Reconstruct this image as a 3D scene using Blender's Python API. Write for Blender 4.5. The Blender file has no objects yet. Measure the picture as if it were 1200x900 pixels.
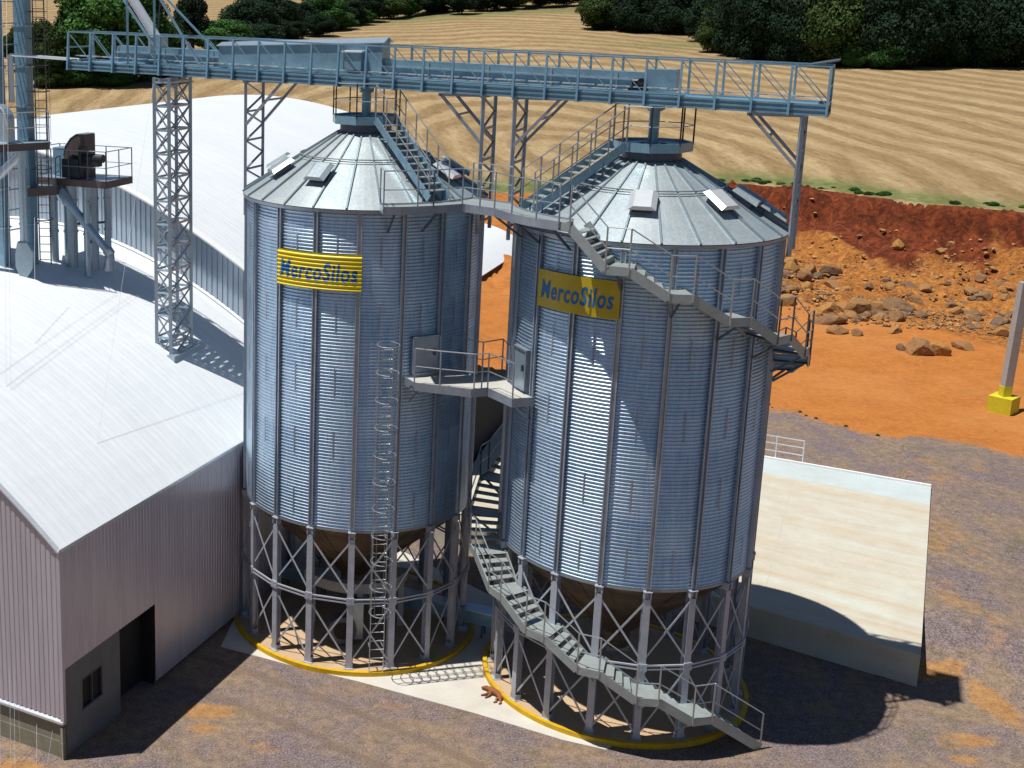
import bpy, bmesh, math, random
import numpy as np
from mathutils import Vector, Matrix
random.seed(7); RNG = np.random.RandomState(11)
PI = math.pi
SC = bpy.context.scene
COL = SC.collection

# ------------------------------------------------------------------ camera, sky, sun
cam_d = bpy.data.cameras.new('camera'); cam = bpy.data.objects.new('camera', cam_d); COL.objects.link(cam)
cam.location = (0, 0, 20.81); cam.rotation_euler = (math.radians(90 - 12.808), 0, 0)
cam_d.sensor_width = 36; cam_d.lens = 36 * 1472.28 / 1200
cam_d.shift_x = 348.12 / 1200; cam_d.shift_y = -101.87 / 1200
cam_d.clip_start = 0.5; cam_d.clip_end = 3000
SC.camera = cam
AZ, EL = math.radians(79), math.radians(71)           # AZ: heading the light travels towards, from +Y to +X
tosun = Vector((-math.sin(AZ) * math.cos(EL), -math.cos(AZ) * math.cos(EL), math.sin(EL)))
w = bpy.data.worlds.new('World'); SC.world = w; w.use_nodes = True
nt = w.node_tree; sky = nt.nodes.new('ShaderNodeTexSky'); sky.sky_type = 'NISHITA'; sky.sun_disc = False
sky.sun_elevation = EL; sky.sun_rotation = math.atan2(tosun.x, tosun.y); sky.air_density = 1.0; sky.dust_density = .3; sky.ozone_density = 5.0
nt.links.new(sky.outputs[0], nt.nodes['Background'].inputs[0]); nt.nodes['Background'].inputs[1].default_value = .05
sl = bpy.data.lights.new('sun', 'SUN'); sl.energy = 5.0; sl.angle = math.radians(.5); sl.color = (1, .965, .9)
so = bpy.data.objects.new('sun', sl); COL.objects.link(so); so.rotation_euler = tosun.to_track_quat('Z', 'Y').to_euler()
SC.view_settings.view_transform = 'Standard'; SC.view_settings.look = 'None'
SC.view_settings.exposure = 0.18; SC.view_settings.gamma = 1; SC.view_settings.use_curve_mapping = False

# ------------------------------------------------------------------ materials
class NT:
    def __init__(s, name):
        s.m = bpy.data.materials.new(name); s.m.use_nodes = True; s.t = s.m.node_tree
        s.b = s.t.nodes['Principled BSDF']
    def n(s, typ, **kw):
        q = s.t.nodes.new(typ)
        for k, v in kw.items():
            if k in q.inputs: q.inputs[k].default_value = v
            else: setattr(q, k, v)
        return q
    def l(s, a, b): s.t.links.new(a, b)
    def co(s, scale=(1, 1, 1)):
        t = s.n('ShaderNodeTexCoord'); m = s.n('ShaderNodeMapping'); m.inputs['Scale'].default_value = scale
        s.l(t.outputs['Object'], m.inputs[0]); return m.outputs[0]
    def noise(s, vec, scale, detail=4, rough=.6, dist=0):
        q = s.n('ShaderNodeTexNoise', Scale=scale, Detail=detail, Roughness=rough, Distortion=dist); s.l(vec, q.inputs['Vector']); return q.outputs['Fac']
    def ramp(s, fac, stops):
        r = s.n('ShaderNodeValToRGB'); e = r.color_ramp.elements
        while len(e) < len(stops): e.new(.5)
        for i, (p, c) in enumerate(stops):
            e[i].position = p; e[i].color = (*c, 1) if not isinstance(c, float) else (c, c, c, 1)
        s.l(fac, r.inputs[0]); return r.outputs[0]
    def mix(s, fac, a, b, typ='MIX'):
        q = s.n('ShaderNodeMix', data_type='RGBA', blend_type=typ)
        for v, i in ((fac, 0), (a, 6), (b, 7)):
            if isinstance(v, (int, float)): q.inputs[i].default_value = v
            elif isinstance(v, tuple): q.inputs[i].default_value = (*v, 1)
            else: s.l(v, q.inputs[i])
        return q.outputs[2]
    def math(s, op, a, b=0.0, c=None):
        q = s.n('ShaderNodeMath', operation=op)
        for v, i in ((a, 0), (b, 1)) + (((c, 2),) if c is not None else ()):
            if isinstance(v, (int, float)): q.inputs[i].default_value = v
            else: s.l(v, q.inputs[i])
        return q.outputs[0]
    def bump(s, h, strength=.3, dist=.02):
        q = s.n('ShaderNodeBump', Strength=strength, Distance=dist); s.l(h, q.inputs['Height']); s.l(q.outputs[0], s.b.inputs['Normal'])
    def set(s, col=None, rough=None, metal=None):
        for v, k in ((col, 'Base Color'), (rough, 'Roughness'), (metal, 'Metallic')):
            if v is None: continue
            if isinstance(v, (int, float)): s.b.inputs[k].default_value = v
            elif isinstance(v, tuple): s.b.inputs[k].default_value = (*v, 1)
            else: s.l(v, s.b.inputs[k])
        return s.m

M = {}
def simple(name, c, rough=.6, metal=0., var=.18, sc=3., bump=0.):
    t = NT(name); v = t.co(); f = t.noise(v, sc, 5, .65)
    lo = tuple(x * (1 - var) for x in c); hi = tuple(min(1, x * (1 + var)) for x in c)
    col = t.ramp(f, [(.3, lo), (.7, hi)])
    g = t.noise(v, sc * 9, 3, .6)
    col = t.mix(.35, col, t.ramp(g, [(.35, tuple(x * .75 for x in c)), (.65, hi)]))
    if bump: t.bump(g, bump, .02)
    M[name] = t.set(col, rough, metal); return M[name]
simple('steel', (.30, .34, .40), .45, .55, .2, 2.5)
simple('stiff_steel', (.38, .43, .50), .42, .6, .2, 2.5)
simple('leg_steel', (.42, .44, .50), .5, .3, .18, 2.5)
simple('stair_steel', (.34, .38, .38), .5, .4, .18, 2.5)
simple('blue_steel', (.21, .36, .47), .32, .4, .25, 1.5)
simple('dark_steel', (.10, .12, .15), .5, .4, .25, 2)
simple('rust_steel', (.115, .085, .08), .6, .3, .3, 2)
simple('rail_steel', (.45, .47, .48), .35, .7, .12, 4)
simple('bright_galv', (.72, .75, .78), .3, .5, .08, 4)
simple('duct', (.40, .50, .58), .35, .6, .12, 2)
simple('white_paint', (.78, .79, .8), .5, 0, .06, 2)
def mat_yellow():
    t = NT('yellow_paint'); v = t.co(); f = t.noise(v, 2.2, 6, .8, .6)
    c = t.ramp(t.noise(v, 5, 4), [(.3, (.50, .29, .0)), (.7, (.64, .39, .0))]); c = t.mix(t.ramp(f, [(.60, 0.), (.66, .8)]), c, (.34, .27, .17)); c = t.mix(t.ramp(t.noise(v, 1.1, 5, .7), [(.5, 0.), (.7, .45)]), c, (.22, .14, .05))
    M['yellow'] = t.set(c, .65, 0)
mat_yellow()
simple('yellow_post', (.55, .50, .02), .6, 0, .15, 4, .2)
simple('letter_blue', (.0, .13, .38), .5, 0, .1, 3)
simple('motor_dark', (.03, .035, .04), .5, .3, .2, 4)
simple('black', (.01, .011, .013), .7, 0, .2, 3)
simple('concrete_grey', (.42, .41, .38), .85, 0, .15, 1.2, .15)
simple('masonry', (.17, .165, .16), .85, 0, .2, 1.5, .15)
simple('dog_fur', (.24, .085, .03), .9, 0, .2, 8)
simple('bark', (.09, .07, .05), .95, 0, .25, 4, .5)
simple('pole_concrete', (.34, .33, .33), .85, 0, .15, 3, .2)
simple('shade_painted_soil', (.010, .010, .014), .95, 0, .3, 1.5, .4)  # soil of the cut face, its shade put into the near-black colour
simple('rope', (.6, .62, .65), .5, .2, .1, 4)

def mat_body():                                          # corrugated galvanised sheet of the silos
    t = NT('galvanised_sheet'); v = t.co((1, 1, 1))
    a = t.n('ShaderNodeAttribute', attribute_name='sheet'); sh = a.outputs['Fac']
    f = t.noise(v, 1.1, 4, .6); g = t.noise(t.co((14, 14, 1.2)), 1.0, 4, .7)
    sp = t.n('ShaderNodeTexVoronoi', Scale=26.0); t.l(v, sp.inputs['Vector'])
    c = t.ramp(f, [(.25, (.48, .64, .78)), (.75, (.70, .82, .91))])
    c = t.mix(.5, c, t.ramp(sh, [(0., (.28, .43, .60)), (1., (.68, .83, .92))]))
    c = t.mix(.4, c, t.ramp(g, [(.35, (.24, .33, .50)), (.65, (.62, .74, .84))]))
    c = t.mix(.15, c, sp.outputs['Color'], 'OVERLAY')
    r = t.math('MULTIPLY_ADD', f, .14, .37)
    M['body'] = t.set(c, r, .88)
mat_body()
def mat_roof():
    t = NT('roof_sheet'); v = t.co(); f = t.noise(v, 1.3, 5, .65); g = t.noise(v, 14, 4, .7)
    a = t.n('ShaderNodeAttribute', attribute_name='sheet')
    c = t.ramp(f, [(.3, (.28, .36, .42)), (.72, (.48, .55, .58))])
    c = t.mix(.4, c, t.ramp(a.outputs['Fac'], [(0., (.28, .36, .42)), (1., (.60, .63, .62))]))
    c = t.mix(.3, c, t.ramp(g, [(.4, (.22, .27, .29)), (.68, (.60, .61, .56))]))
    q = t.noise(t.co((2, 2, 2)), 1.1, 6, .8, 1.2); c = t.mix(t.ramp(q, [(.62, 0.), (.72, .6)]), c, (.50, .46, .36))
    t.bump(f, .15, .05)
    M['roof'] = t.set(c, .42, .45)
mat_roof()
simple('roof_rib', (.24, .30, .34), .4, .5, .2, 3)
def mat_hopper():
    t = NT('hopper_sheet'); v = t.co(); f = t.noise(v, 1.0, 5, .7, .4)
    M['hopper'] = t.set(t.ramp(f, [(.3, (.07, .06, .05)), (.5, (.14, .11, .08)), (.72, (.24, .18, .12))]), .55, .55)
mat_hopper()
def mat_white():
    t = NT('white_ribbed_roof'); tc = t.n('ShaderNodeTexCoord'); sx = t.n('ShaderNodeSeparateXYZ'); t.l(tc.outputs['Object'], sx.inputs[0])
    y = sx.outputs['Y']
    rib = t.math('SINE', t.math('MULTIPLY', y, 2 * PI / .31))
    fr = t.math('FRACT', t.math('MULTIPLY', y, 1 / .93)); seam = t.math('LESS_THAN', fr, .05)
    v = t.co(); f = t.noise(v, .25, 4, .6); g = t.noise(t.co((1.2, 5, 1)), 1.5, 4, .7)
    c = t.ramp(f, [(.3, (.64, .685, .72)), (.7, (.72, .75, .775))])
    c = t.mix(.25, c, t.ramp(g, [(.3, (.56, .61, .65)), (.6, (.76, .785, .80))]))
    c = t.mix(t.math('MULTIPLY', seam, .35), c, (.45, .5, .55))
    t.bump(rib, .18, .02)
    M['white_roof'] = t.set(c, .4, .0)
mat_white()
def mat_wall(name, lo, hi, rough=.38, metal=.65, xs=True):
    t = NT(name); v = t.co((1, 1, .15)); f = t.noise(v, .45, 4, .6, .3); g = t.noise(t.co((6, 6, .4)), 1.0, 3, .7)
    c = t.ramp(f, [(.3, lo), (.7, hi)]); c = t.mix(.35, c, t.ramp(g, [(.3, tuple(x * .7 for x in lo)), (.7, hi)]))
    M[name] = t.set(c, rough, metal)
mat_wall('dull_cladding', (.49, .46, .53), (.62, .59, .66), .38, .4)
mat_wall('blue_cladding', (.34, .41, .50), (.50, .57, .64), .33, .7)
def mat_block():
    t = NT('block_wall'); tc = t.n('ShaderNodeTexCoord'); mp = t.n('ShaderNodeMapping'); mp.inputs['Rotation'].default_value = (PI / 2, 0, 0)
    t.l(tc.outputs['Object'], mp.inputs[0])
    b = t.n('ShaderNodeTexBrick', Scale=1.0); b.offset = 0; t.l(mp.outputs[0], b.inputs['Vector'])
    b.inputs['Color1'].default_value = (.20, .19, .13, 1); b.inputs['Color2'].default_value = (.24, .22, .15, 1); b.inputs['Mortar'].default_value = (.5, .49, .42, 1)
    b.inputs['Mortar Size'].default_value = .014; b.inputs['Brick Width'].default_value = 1.6; b.inputs['Row Height'].default_value = .52
    v = t.co(); c = t.mix(.3, b.outputs['Color'], t.ramp(t.noise(v, 3, 5, .7), [(.3, (.12, .11, .08)), (.7, (.32, .30, .24))]))
    M['block'] = t.set(c, .9, 0)
mat_block()
def mat_conc(name, base, stain, sc=.35, stretch=(1, 1, 1), fac=.8, rot=0.):
    t = NT(name); v = t.co()
    mr = t.n('ShaderNodeMapping'); mr.inputs['Rotation'].default_value = (0, 0, rot); t.l(v, mr.inputs[0]); ms = t.n('ShaderNodeMapping'); ms.inputs['Scale'].default_value = stretch; t.l(mr.outputs[0], ms.inputs[0]); v = ms.outputs[0]; f = t.noise(v, sc, 6, .68, .6); g = t.noise(t.co(), 9, 4, .7); h = t.noise(t.co(), 1.4, 4, .6)
    c = t.ramp(f, [(.36, base), (.68, stain)])
    c = t.mix(.22, c, t.ramp(g, [(.3, tuple(x * .72 for x in base)), (.7, tuple(min(1, x * 1.12) for x in base))]))
    c = t.mix(.18, c, t.ramp(h, [(.35, tuple(x * .7 for x in stain)), (.65, base)]))
    t.bump(g, .2, .01)
    M[name] = t.set(c, .88, 0)
mat_conc('apron', (.56, .54, .49), (.46, .42, .36))
mat_conc('slab', (.50, .51, .45), (.45, .34, .22), .9, (.12, 1, 1), rot=.68)
mat_conc('slab_rim', (.46, .52, .52), (.40, .45, .45), .5)
mat_conc('pad', (.50, .36, .23), (.42, .28, .16), .8)
def mat_tarp():
    t = NT('sign_yellow'); v = t.co(); sp = t.n('ShaderNodeTexVoronoi', Scale=5.5); t.l(v, sp.inputs['Vector'])
    f = t.noise(v, 2, 4); sparkles = t.math('LESS_THAN', sp.outputs['Distance'], .09)  # pale spots paint the sign's sparkle into its colour
    c = t.ramp(f, [(.3, (.42, .30, .005)), (.7, (.52, .38, .012))]); c = t.mix(t.math('MULTIPLY', sparkles, .5), c, (.8, .75, .4))
    M['sign_flat'] = t.set(c, .45, .1)
mat_tarp()
simple('sign_bright', (.80, .62, .01), .45, 0, .05, 3)
def mat_rock():
    t = NT('rock'); v = t.co(); f = t.noise(v, 1.6, 6, .7, .5); g = t.noise(v, 9, 4, .7)
    oi = t.n('ShaderNodeObjectInfo')
    base = t.ramp(oi.outputs['Random'], [(0., (.07, .05, .045)), (.3, (.22, .105, .04)), (.6, (.40, .19, .035)), (.8, (.27, .13, .045)), (.93, (.10, .075, .07)), (1., (.06, .05, .05))])
    c = t.mix(t.ramp(f, [(.5, 0.), (.66, .8)]), base, (.34, .16, .05)); c = t.mix(.3, c, t.ramp(g, [(.3, (.06, .04, .03)), (.7, (.40, .23, .09))]))
    t.bump(g, .6, .06); M['rock'] = t.set(c, .9, 0)
mat_rock()
def mat_leaf(name, a, b):
    t = NT(name); at = t.n('ShaderNodeAttribute', attribute_name='sheet'); oi = t.n('ShaderNodeObjectInfo')
    c = t.ramp(at.outputs['Fac'], [(0., a), (1., b)])
    c = t.mix(.3, c, t.ramp(oi.outputs['Random'], [(0., a), (1., tuple(min(1, x * 1.25) for x in b))]))
    M[name] = t.set(c, .8, 0)
    t.b.inputs['Specular IOR Level'].default_value = .08
mat_leaf('leaf_dark', (.006, .015, .009), (.026, .052, .026))
mat_leaf('leaf_green', (.018, .055, .018), (.065, .150, .035))
mat_leaf('leaf_olive', (.020, .045, .012), (.065, .100, .030))
mat_leaf('leaf_bright', (.05, .11, .02), (.16, .22, .05))

def mat_ground():
    t = NT('ground_surface'); geo = t.n('ShaderNodeTexCoord'); P_ = geo.outputs['Object']
    at = t.n('ShaderNodeAttribute', attribute_name='zone'); sp = t.n('ShaderNodeSeparateColor'); t.l(at.outputs['Color'], sp.inputs[0])
    fld, soil, bank = sp.outputs[0], sp.outputs[1], sp.outputs[2]
    grs = at.outputs['Alpha']
    def N(s_, d=5, r=.65, di=0.): return t.noise(P_, s_, d, r, di)
    n_big, n_mid, n_fine, n_grit = N(.09, 5), N(.6, 6, .7, .4), N(3.2, 5, .7), N(17, 3, .8)
    # gravel
    gravel = t.ramp(n_grit, [(.34, (.030, .022, .024)), (.5, (.148, .113, .110)), (.66, (.42, .36, .36))])
    gravel = t.mix(.45, gravel, t.ramp(n_fine, [(.35, (.08, .055, .05)), (.65, (.22, .17, .17))]))
    dirt = t.ramp(n_fine, [(.35, (.13, .085, .05)), (.65, (.30, .20, .12))]); dirt = t.mix(.35, dirt, t.ramp(n_grit, [(.35, (.07, .05, .035)), (.65, (.42, .33, .25))]))
    n_pt = t.noise(P_, .28, 6, .75, .8)
    gravel = t.mix(t.ramp(n_pt, [(.42, 0.), (.58, .9)]), gravel, dirt)
    olive = t.ramp(n_grit, [(.35, (.045, .045, .02)), (.65, (.17, .15, .08))])
    gravel = t.mix(t.ramp(t.noise(P_, .5, 5, .75, .5), [(.56, 0.), (.66, .6)]), gravel, olive)
    gravel = t.mix(t.ramp(t.noise(P_, 46, 2, .6), [(.66, 0.), (.70, .7)]), gravel, (.55, .50, .47))
    orange = t.ramp(n_mid, [(.28, (.25, .078, .014)), (.5, (.41, .140, .026)), (.75, (.50, .20, .045))])
    orange = t.mix(.45, orange, t.ramp(n_fine, [(.3, (.20, .06, .012)), (.55, (.42, .145, .028)), (.8, (.60, .30, .10))]))
    orange = t.mix(.25, orange, t.ramp(n_grit, [(.35, (.16, .05, .012)), (.65, (.55, .26, .09))]))
    orange = t.mix(t.ramp(n_big, [(.45, 0.), (.7, .4)]), orange, (.50, .24, .085))
    rb = t.noise(P_, 2.4, 7, .85, .9); rubc = t.ramp(rb, [(.38, (.045, .018, .009)), (.48, (.20, .075, .020)), (.58, (.42, .18, .04)), (.70, (.58, .36, .14))])
    orange = t.mix(t.math('MULTIPLY', t.ramp(bank, [(.12, 0.), (.22, 1.)]), .75), orange, rubc)
    red = t.ramp(N(.9, 7, .82, 1.2), [(.39, (.010, .004, .003)), (.49, (.085, .018, .007)), (.60, (.22, .050, .016)), (.76, (.36, .13, .035))])
    red = t.mix(.35, red, t.ramp(n_fine, [(.3, (.02, .006, .004)), (.7, (.24, .06, .02))]))
    # stubble field with curved windrows
    mp = t.n('ShaderNodeMapping'); t.l(P_, mp.inputs[0]); mp.inputs['Location'].default_value = (-38, -66, 0); mp.inputs['Scale'].default_value = (1, .5, 0)
    wob = t.n('ShaderNodeTexNoise', Scale=.022, Detail=2.0); t.l(P_, wob.inputs['Vector'])
    ln = t.n('ShaderNodeVectorMath', operation='LENGTH'); t.l(mp.outputs[0], ln.inputs[0])
    sxy = t.n('ShaderNodeSeparateXYZ'); t.l(mp.outputs[0], sxy.inputs[0]); ang = t.math('ARCTAN2', sxy.outputs[1], sxy.outputs[0])
    rad = t.math('ADD', ln.outputs['Value'], t.math('MULTIPLY', wob.outputs['Fac'], 14.0))
    cb = t.n('ShaderNodeCombineXYZ'); t.l(t.math('MULTIPLY', rad, .9), cb.inputs[0]); t.l(t.math('MULTIPLY', ang, 5.0), cb.inputs[1])
    strk = t.noise(cb.outputs[0], .55, 6, .72, .3); strk2 = t.noise(cb.outputs[0], 3.0, 4, .7)
    rad = t.math('ADD', rad, t.math('MULTIPLY', N(.35, 6, .85), 3.2))
    wv = t.math('MULTIPLY_ADD', t.math('SINE', t.math('MULTIPLY', rad, 2 * PI / 4.7)), .5, .5)
    wv = t.math('ADD', t.math('MULTIPLY', wv, .62), t.math('MULTIPLY', strk, .95)); wv = t.math('MULTIPLY', wv, .72); wv = t.math('ADD', wv, t.math('MULTIPLY', t.math('SINE', t.math('MULTIPLY', rad, 2 * PI / 1.4)), .07))
    straw = t.ramp(wv, [(.28, (.125, .080, .042)), (.47, (.19, .128, .068)), (.62, (.315, .23, .130)), (.82, (.44, .34, .205))])
    straw = t.mix(t.ramp(n_big, [(.44, .0), (.66, .5)]), straw, (.17, .105, .050))
    ms = t.n('ShaderNodeMapping'); t.l(P_, ms.inputs[0]); ms.inputs['Scale'].default_value = (1, .16, 0)
    g1 = t.noise(ms.outputs[0], 3.2, 5, .8, .3); g2 = t.noise(ms.outputs[0], 1.1, 5, .8, .5)
    straw = t.mix(.55, straw, t.ramp(g1, [(.36, (.35, .33, .30)), (.5, (.80, .79, .77)), (.62, (1., 1., 1.))]), 'MULTIPLY')
    straw = t.mix(.22, straw, t.ramp(g2, [(.40, (.14, .085, .035)), (.62, (.56, .42, .22))]))
    straw = t.mix(.20, straw, t.ramp(n_fine, [(.3, (.15, .085, .032)), (.5, (.33, .22, .095)), (.75, (.54, .40, .21))]))
    straw = t.mix(.18, straw, t.ramp(strk2, [(.3, (.13, .075, .03)), (.7, (.50, .37, .19))]))
    straw = t.mix(t.math('MULTIPLY', grs, t.ramp(N(.9, 5, .7), [(.3, .3), (.6, 1.)])), straw, (.085, .125, .035))
    gy_ = t.n('ShaderNodeSeparateXYZ'); t.l(P_, gy_.inputs[0]); near = t.math('LESS_THAN', gy_.outputs[1], 55.5)
    ochre = t.ramp(n_fine, [(.3, (.17, .085, .03)), (.55, (.32, .17, .06)), (.8, (.46, .30, .15))]); ochre = t.mix(.3, ochre, t.ramp(n_grit, [(.35, (.08, .05, .03)), (.65, (.5, .36, .22))]))
    orange = t.mix(t.math('MULTIPLY', near, .85), orange, ochre)
    def mask(v):
        q = t.math('ADD', v, t.math('MULTIPLY', t.math('SUBTRACT', n_mid, .5), .9)); q = t.math('ADD', q, t.math('MULTIPLY', t.math('SUBTRACT', n_fine, .5), .35))
        return t.ramp(q, [(.40, 0.), (.62, 1.)])
    def track(cx, cy, radii, base):
        m1 = t.n('ShaderNodeVectorMath', operation='SUBTRACT'); t.l(P_, m1.inputs[0]); m1.inputs[1].default_value = (cx, cy, 0)
        m2 = t.n('ShaderNodeVectorMath', operation='MULTIPLY'); t.l(m1.outputs[0], m2.inputs[0]); m2.inputs[1].default_value = (1, 1, 0)
        ln_ = t.n('ShaderNodeVectorMath', operation='LENGTH'); t.l(m2.outputs[0], ln_.inputs[0]); q = t.math('ADD', ln_.outputs['Value'], t.math('MULTIPLY', n_mid, .5)); out = None
        for r_ in radii:
            k = t.ramp(t.math('ABSOLUTE', t.math('SUBTRACT', q, r_)), [(.12, 1.), (.24, 0.)]); out = k if out is None else t.math('MAXIMUM', out, k)
        return t.mix(t.math('MULTIPLY', out, t.ramp(n_fine, [(.35, .12), (.6, .45)])), base, tuple([.11, .075, .055]))
    gravel = track(62, 18, (33.0, 34.9, 37.2, 39.1), gravel); gravel = track(-20, 5, (36.6, 38.5), gravel)
    c = t.mix(mask(soil), gravel, orange); c = t.mix(mask(bank), c, red)
    fm = t.ramp(t.math('ADD', fld, t.math('MULTIPLY', t.math('SUBTRACT', n_fine, .5), .3)), [(.45, 0.), (.55, 1.)])
    c = t.mix(fm, c, straw)
    h = t.math('ADD', t.math('MULTIPLY', n_grit, .3), t.math('ADD', n_fine, n_mid))
    t.bump(h, .55, .10)
    t.b.inputs['Specular IOR Level'].default_value = .15
    M['ground'] = t.set(c, .95, 0)
mat_ground()

# ------------------------------------------------------------------ mesh building helpers
class MB:
    def __init__(s): s.v = []; s.f = []; s.p = []
    def add(s, vs, fs):
        if not fs: return
        b = len(s.v); s.p.append((b, len(s.f))); s.v += [tuple(v) for v in vs]; s.f += [tuple(b + i for i in f) for f in fs]
    def box(s, c, size, ax=None):
        c = Vector(c); X, Y, Z = ax if ax else (Vector((1, 0, 0)), Vector((0, 1, 0)), Vector((0, 0, 1)))
        hx, hy, hz = [k / 2 for k in size]; vs = []
        for i in (-1, 1):
            for j in (-1, 1):
                for k in (-1, 1): vs.append(c + X * hx * i + Y * hy * j + Z * hz * k)
        s.add(vs, [(0, 1, 3, 2), (4, 6, 7, 5), (0, 4, 5, 1), (2, 3, 7, 6), (0, 2, 6, 4), (1, 5, 7, 3)])
    def bar(s, p0, p1, w, h=None, up=(0, 0, 1)):
        p0, p1 = Vector(p0), Vector(p1); h = h or w; d = (p1 - p0); L = d.length
        if L < 1e-6: return
        d /= L; up = Vector(up)
        if abs(d.dot(up)) > .98: up = Vector((1, 0, 0)) if abs(d.x) < .9 else Vector((0, 1, 0))
        Y = up.cross(d).normalized(); Z = d.cross(Y)
        s.box((p0 + p1) / 2, (L, w, h), (d, Y, Z))
    def tube(s, p0, p1, r, n=8, r1=None, cap=True):
        p0, p1 = Vector(p0), Vector(p1); r1 = r if r1 is None else r1; d = (p1 - p0).normalized()
        a = Vector((1, 0, 0)) if abs(d.x) < .8 else Vector((0, 1, 0)); X = d.cross(a).normalized(); Y = d.cross(X)
        vs = []
        for p, q in ((p0, r), (p1, r1)):
            for i in range(n): t = 2 * PI * i / n; vs.append(p + X * q * math.cos(t) + Y * q * math.sin(t))
        fs = [(i, (i + 1) % n, n + (i + 1) % n, n + i) for i in range(n)]
        if cap: fs += [tuple(range(n))[::-1], tuple(range(n, 2 * n))]
        s.add(vs, fs)
    def path(s, pts, r, n=6):
        P = [Vector(p) for p in pts]; vs = []; m = len(P)
        for i, p in enumerate(P):
            t = ((P[i] - P[i - 1]).normalized() if i else Vector((0, 0, 0))) + ((P[i + 1] - P[i]).normalized() if i < m - 1 else Vector((0, 0, 0)))
            t.normalize(); u = Vector((0, 0, 1)) if abs(t.z) < .9 else Vector((1, 0, 0)); X = u.cross(t).normalized(); Y = t.cross(X)
            for k in range(n): a = 2 * PI * k / n; vs.append(p + X * r * math.cos(a) + Y * r * math.sin(a))
        fs = [(i * n + k, i * n + (k + 1) % n, (i + 1) * n + (k + 1) % n, (i + 1) * n + k) for i in range(m - 1) for k in range(n)]
        s.add(vs, fs + [tuple(range(n))[::-1], tuple(range((m - 1) * n, m * n))])
    def prism(s, poly, z0, z1):
        n = len(poly); vs = [(x, y, z0) for x, y in poly] + [(x, y, z1) for x, y in poly]
        s.add(vs, [(i, (i + 1) % n, n + (i + 1) % n, n + i) for i in range(n)] + [tuple(range(n))[::-1], tuple(range(n, 2 * n))])
    def quadstrip(s, A, B, close=False):
        n = len(A); m = n if close else n - 1
        s.add(list(A) + list(B), [(i, (i + 1) % n, n + (i + 1) % n, n + i) for i in range(m)])
    def sheet(s, A, B, t=.02, nrm=(0, 0, 1)):          # thin solid strip between polylines A and B
        nr = Vector(nrm) * t; A = [Vector(a) for a in A]; B = [Vector(b) for b in B]; n = len(A)
        vs = A + B + [a - nr for a in A] + [b - nr for b in B]; fs = []
        for i in range(n - 1):
            fs += [(i, i + 1, n + i + 1, n + i), (2 * n + i, 3 * n + i, 3 * n + i + 1, 2 * n + i + 1), (i, 2 * n + i, 2 * n + i + 1, i + 1), (n + i, n + i + 1, 3 * n + i + 1, 3 * n + i)]
        fs += [(0, n, 3 * n, 2 * n), (n - 1, 3 * n - 1, 4 * n - 1, 2 * n - 1)]
        s.add(vs, fs)

def mkobj(name, mb, mat, parent=None, loc=None, smooth=False, attr=None, fix=True):
    me = bpy.data.meshes.new(name)
    o = bpy.data.objects.new(name, me)
    off = Vector((0, 0, 0))
    if parent is not None:
        q = parent
        while q is not None: off += q.location; q = q.parent
        o.parent = parent
    elif loc is not None: off = Vector(loc); o.location = loc
    vs = [(v[0] - off[0], v[1] - off[1], v[2] - off[2]) for v in mb.v]
    me.from_pydata(vs, [], mb.f); me.validate()
    if fix:
        bm = bmesh.new(); bm.from_mesh(me); bmesh.ops.recalc_face_normals(bm, faces=bm.faces); bm.to_mesh(me); bm.free()
    if attr is not None:
        a = me.attributes.new('sheet', 'FLOAT', 'POINT'); a.data.foreach_set('value', list(attr))
    if smooth: me.polygons.foreach_set('use_smooth', [True] * len(me.polygons))
    me.materials.append(M[mat] if isinstance(mat, str) else mat)
    COL.objects.link(o); return o
def tag(o, label, cat, group=None, kind=None):
    if label: o['label'] = label
    if cat: o['category'] = cat
    if group: o['group'] = group
    if kind: o['kind'] = kind
    return o
def thing(name, label, cat, loc, group=None):
    o = bpy.data.objects.new(name, None); o.empty_display_size = .2; o.location = loc; COL.objects.link(o)
    return tag(o, label, cat, group)
def part(root, name, mb, mat, smooth=False, label=None, attr=None, fix=True):
    o = mkobj(name, mb, mat, root, smooth=smooth, attr=attr, fix=fix)
    if label: o['label'] = label
    return o
def pieces(root, name, mb, mat, label=None, smooth=False):
    st = mb.p + [(len(mb.v), len(mb.f))]
    for (v0, f0), (v1, f1) in zip(st[:-1], st[1:]):
        m_ = MB(); m_.v = mb.v[v0:v1]; m_.f = [tuple(i - v0 for i in f) for f in mb.f[f0:f1]]
        part(root, name, m_, mat, smooth, label)
def one(name, mb, mat, label, cat, loc, group=None, smooth=False, attr=None, kind=None):
    return tag(mkobj(name, mb, mat, None, loc, smooth, attr), label, cat, group, kind)
V = Vector

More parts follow.
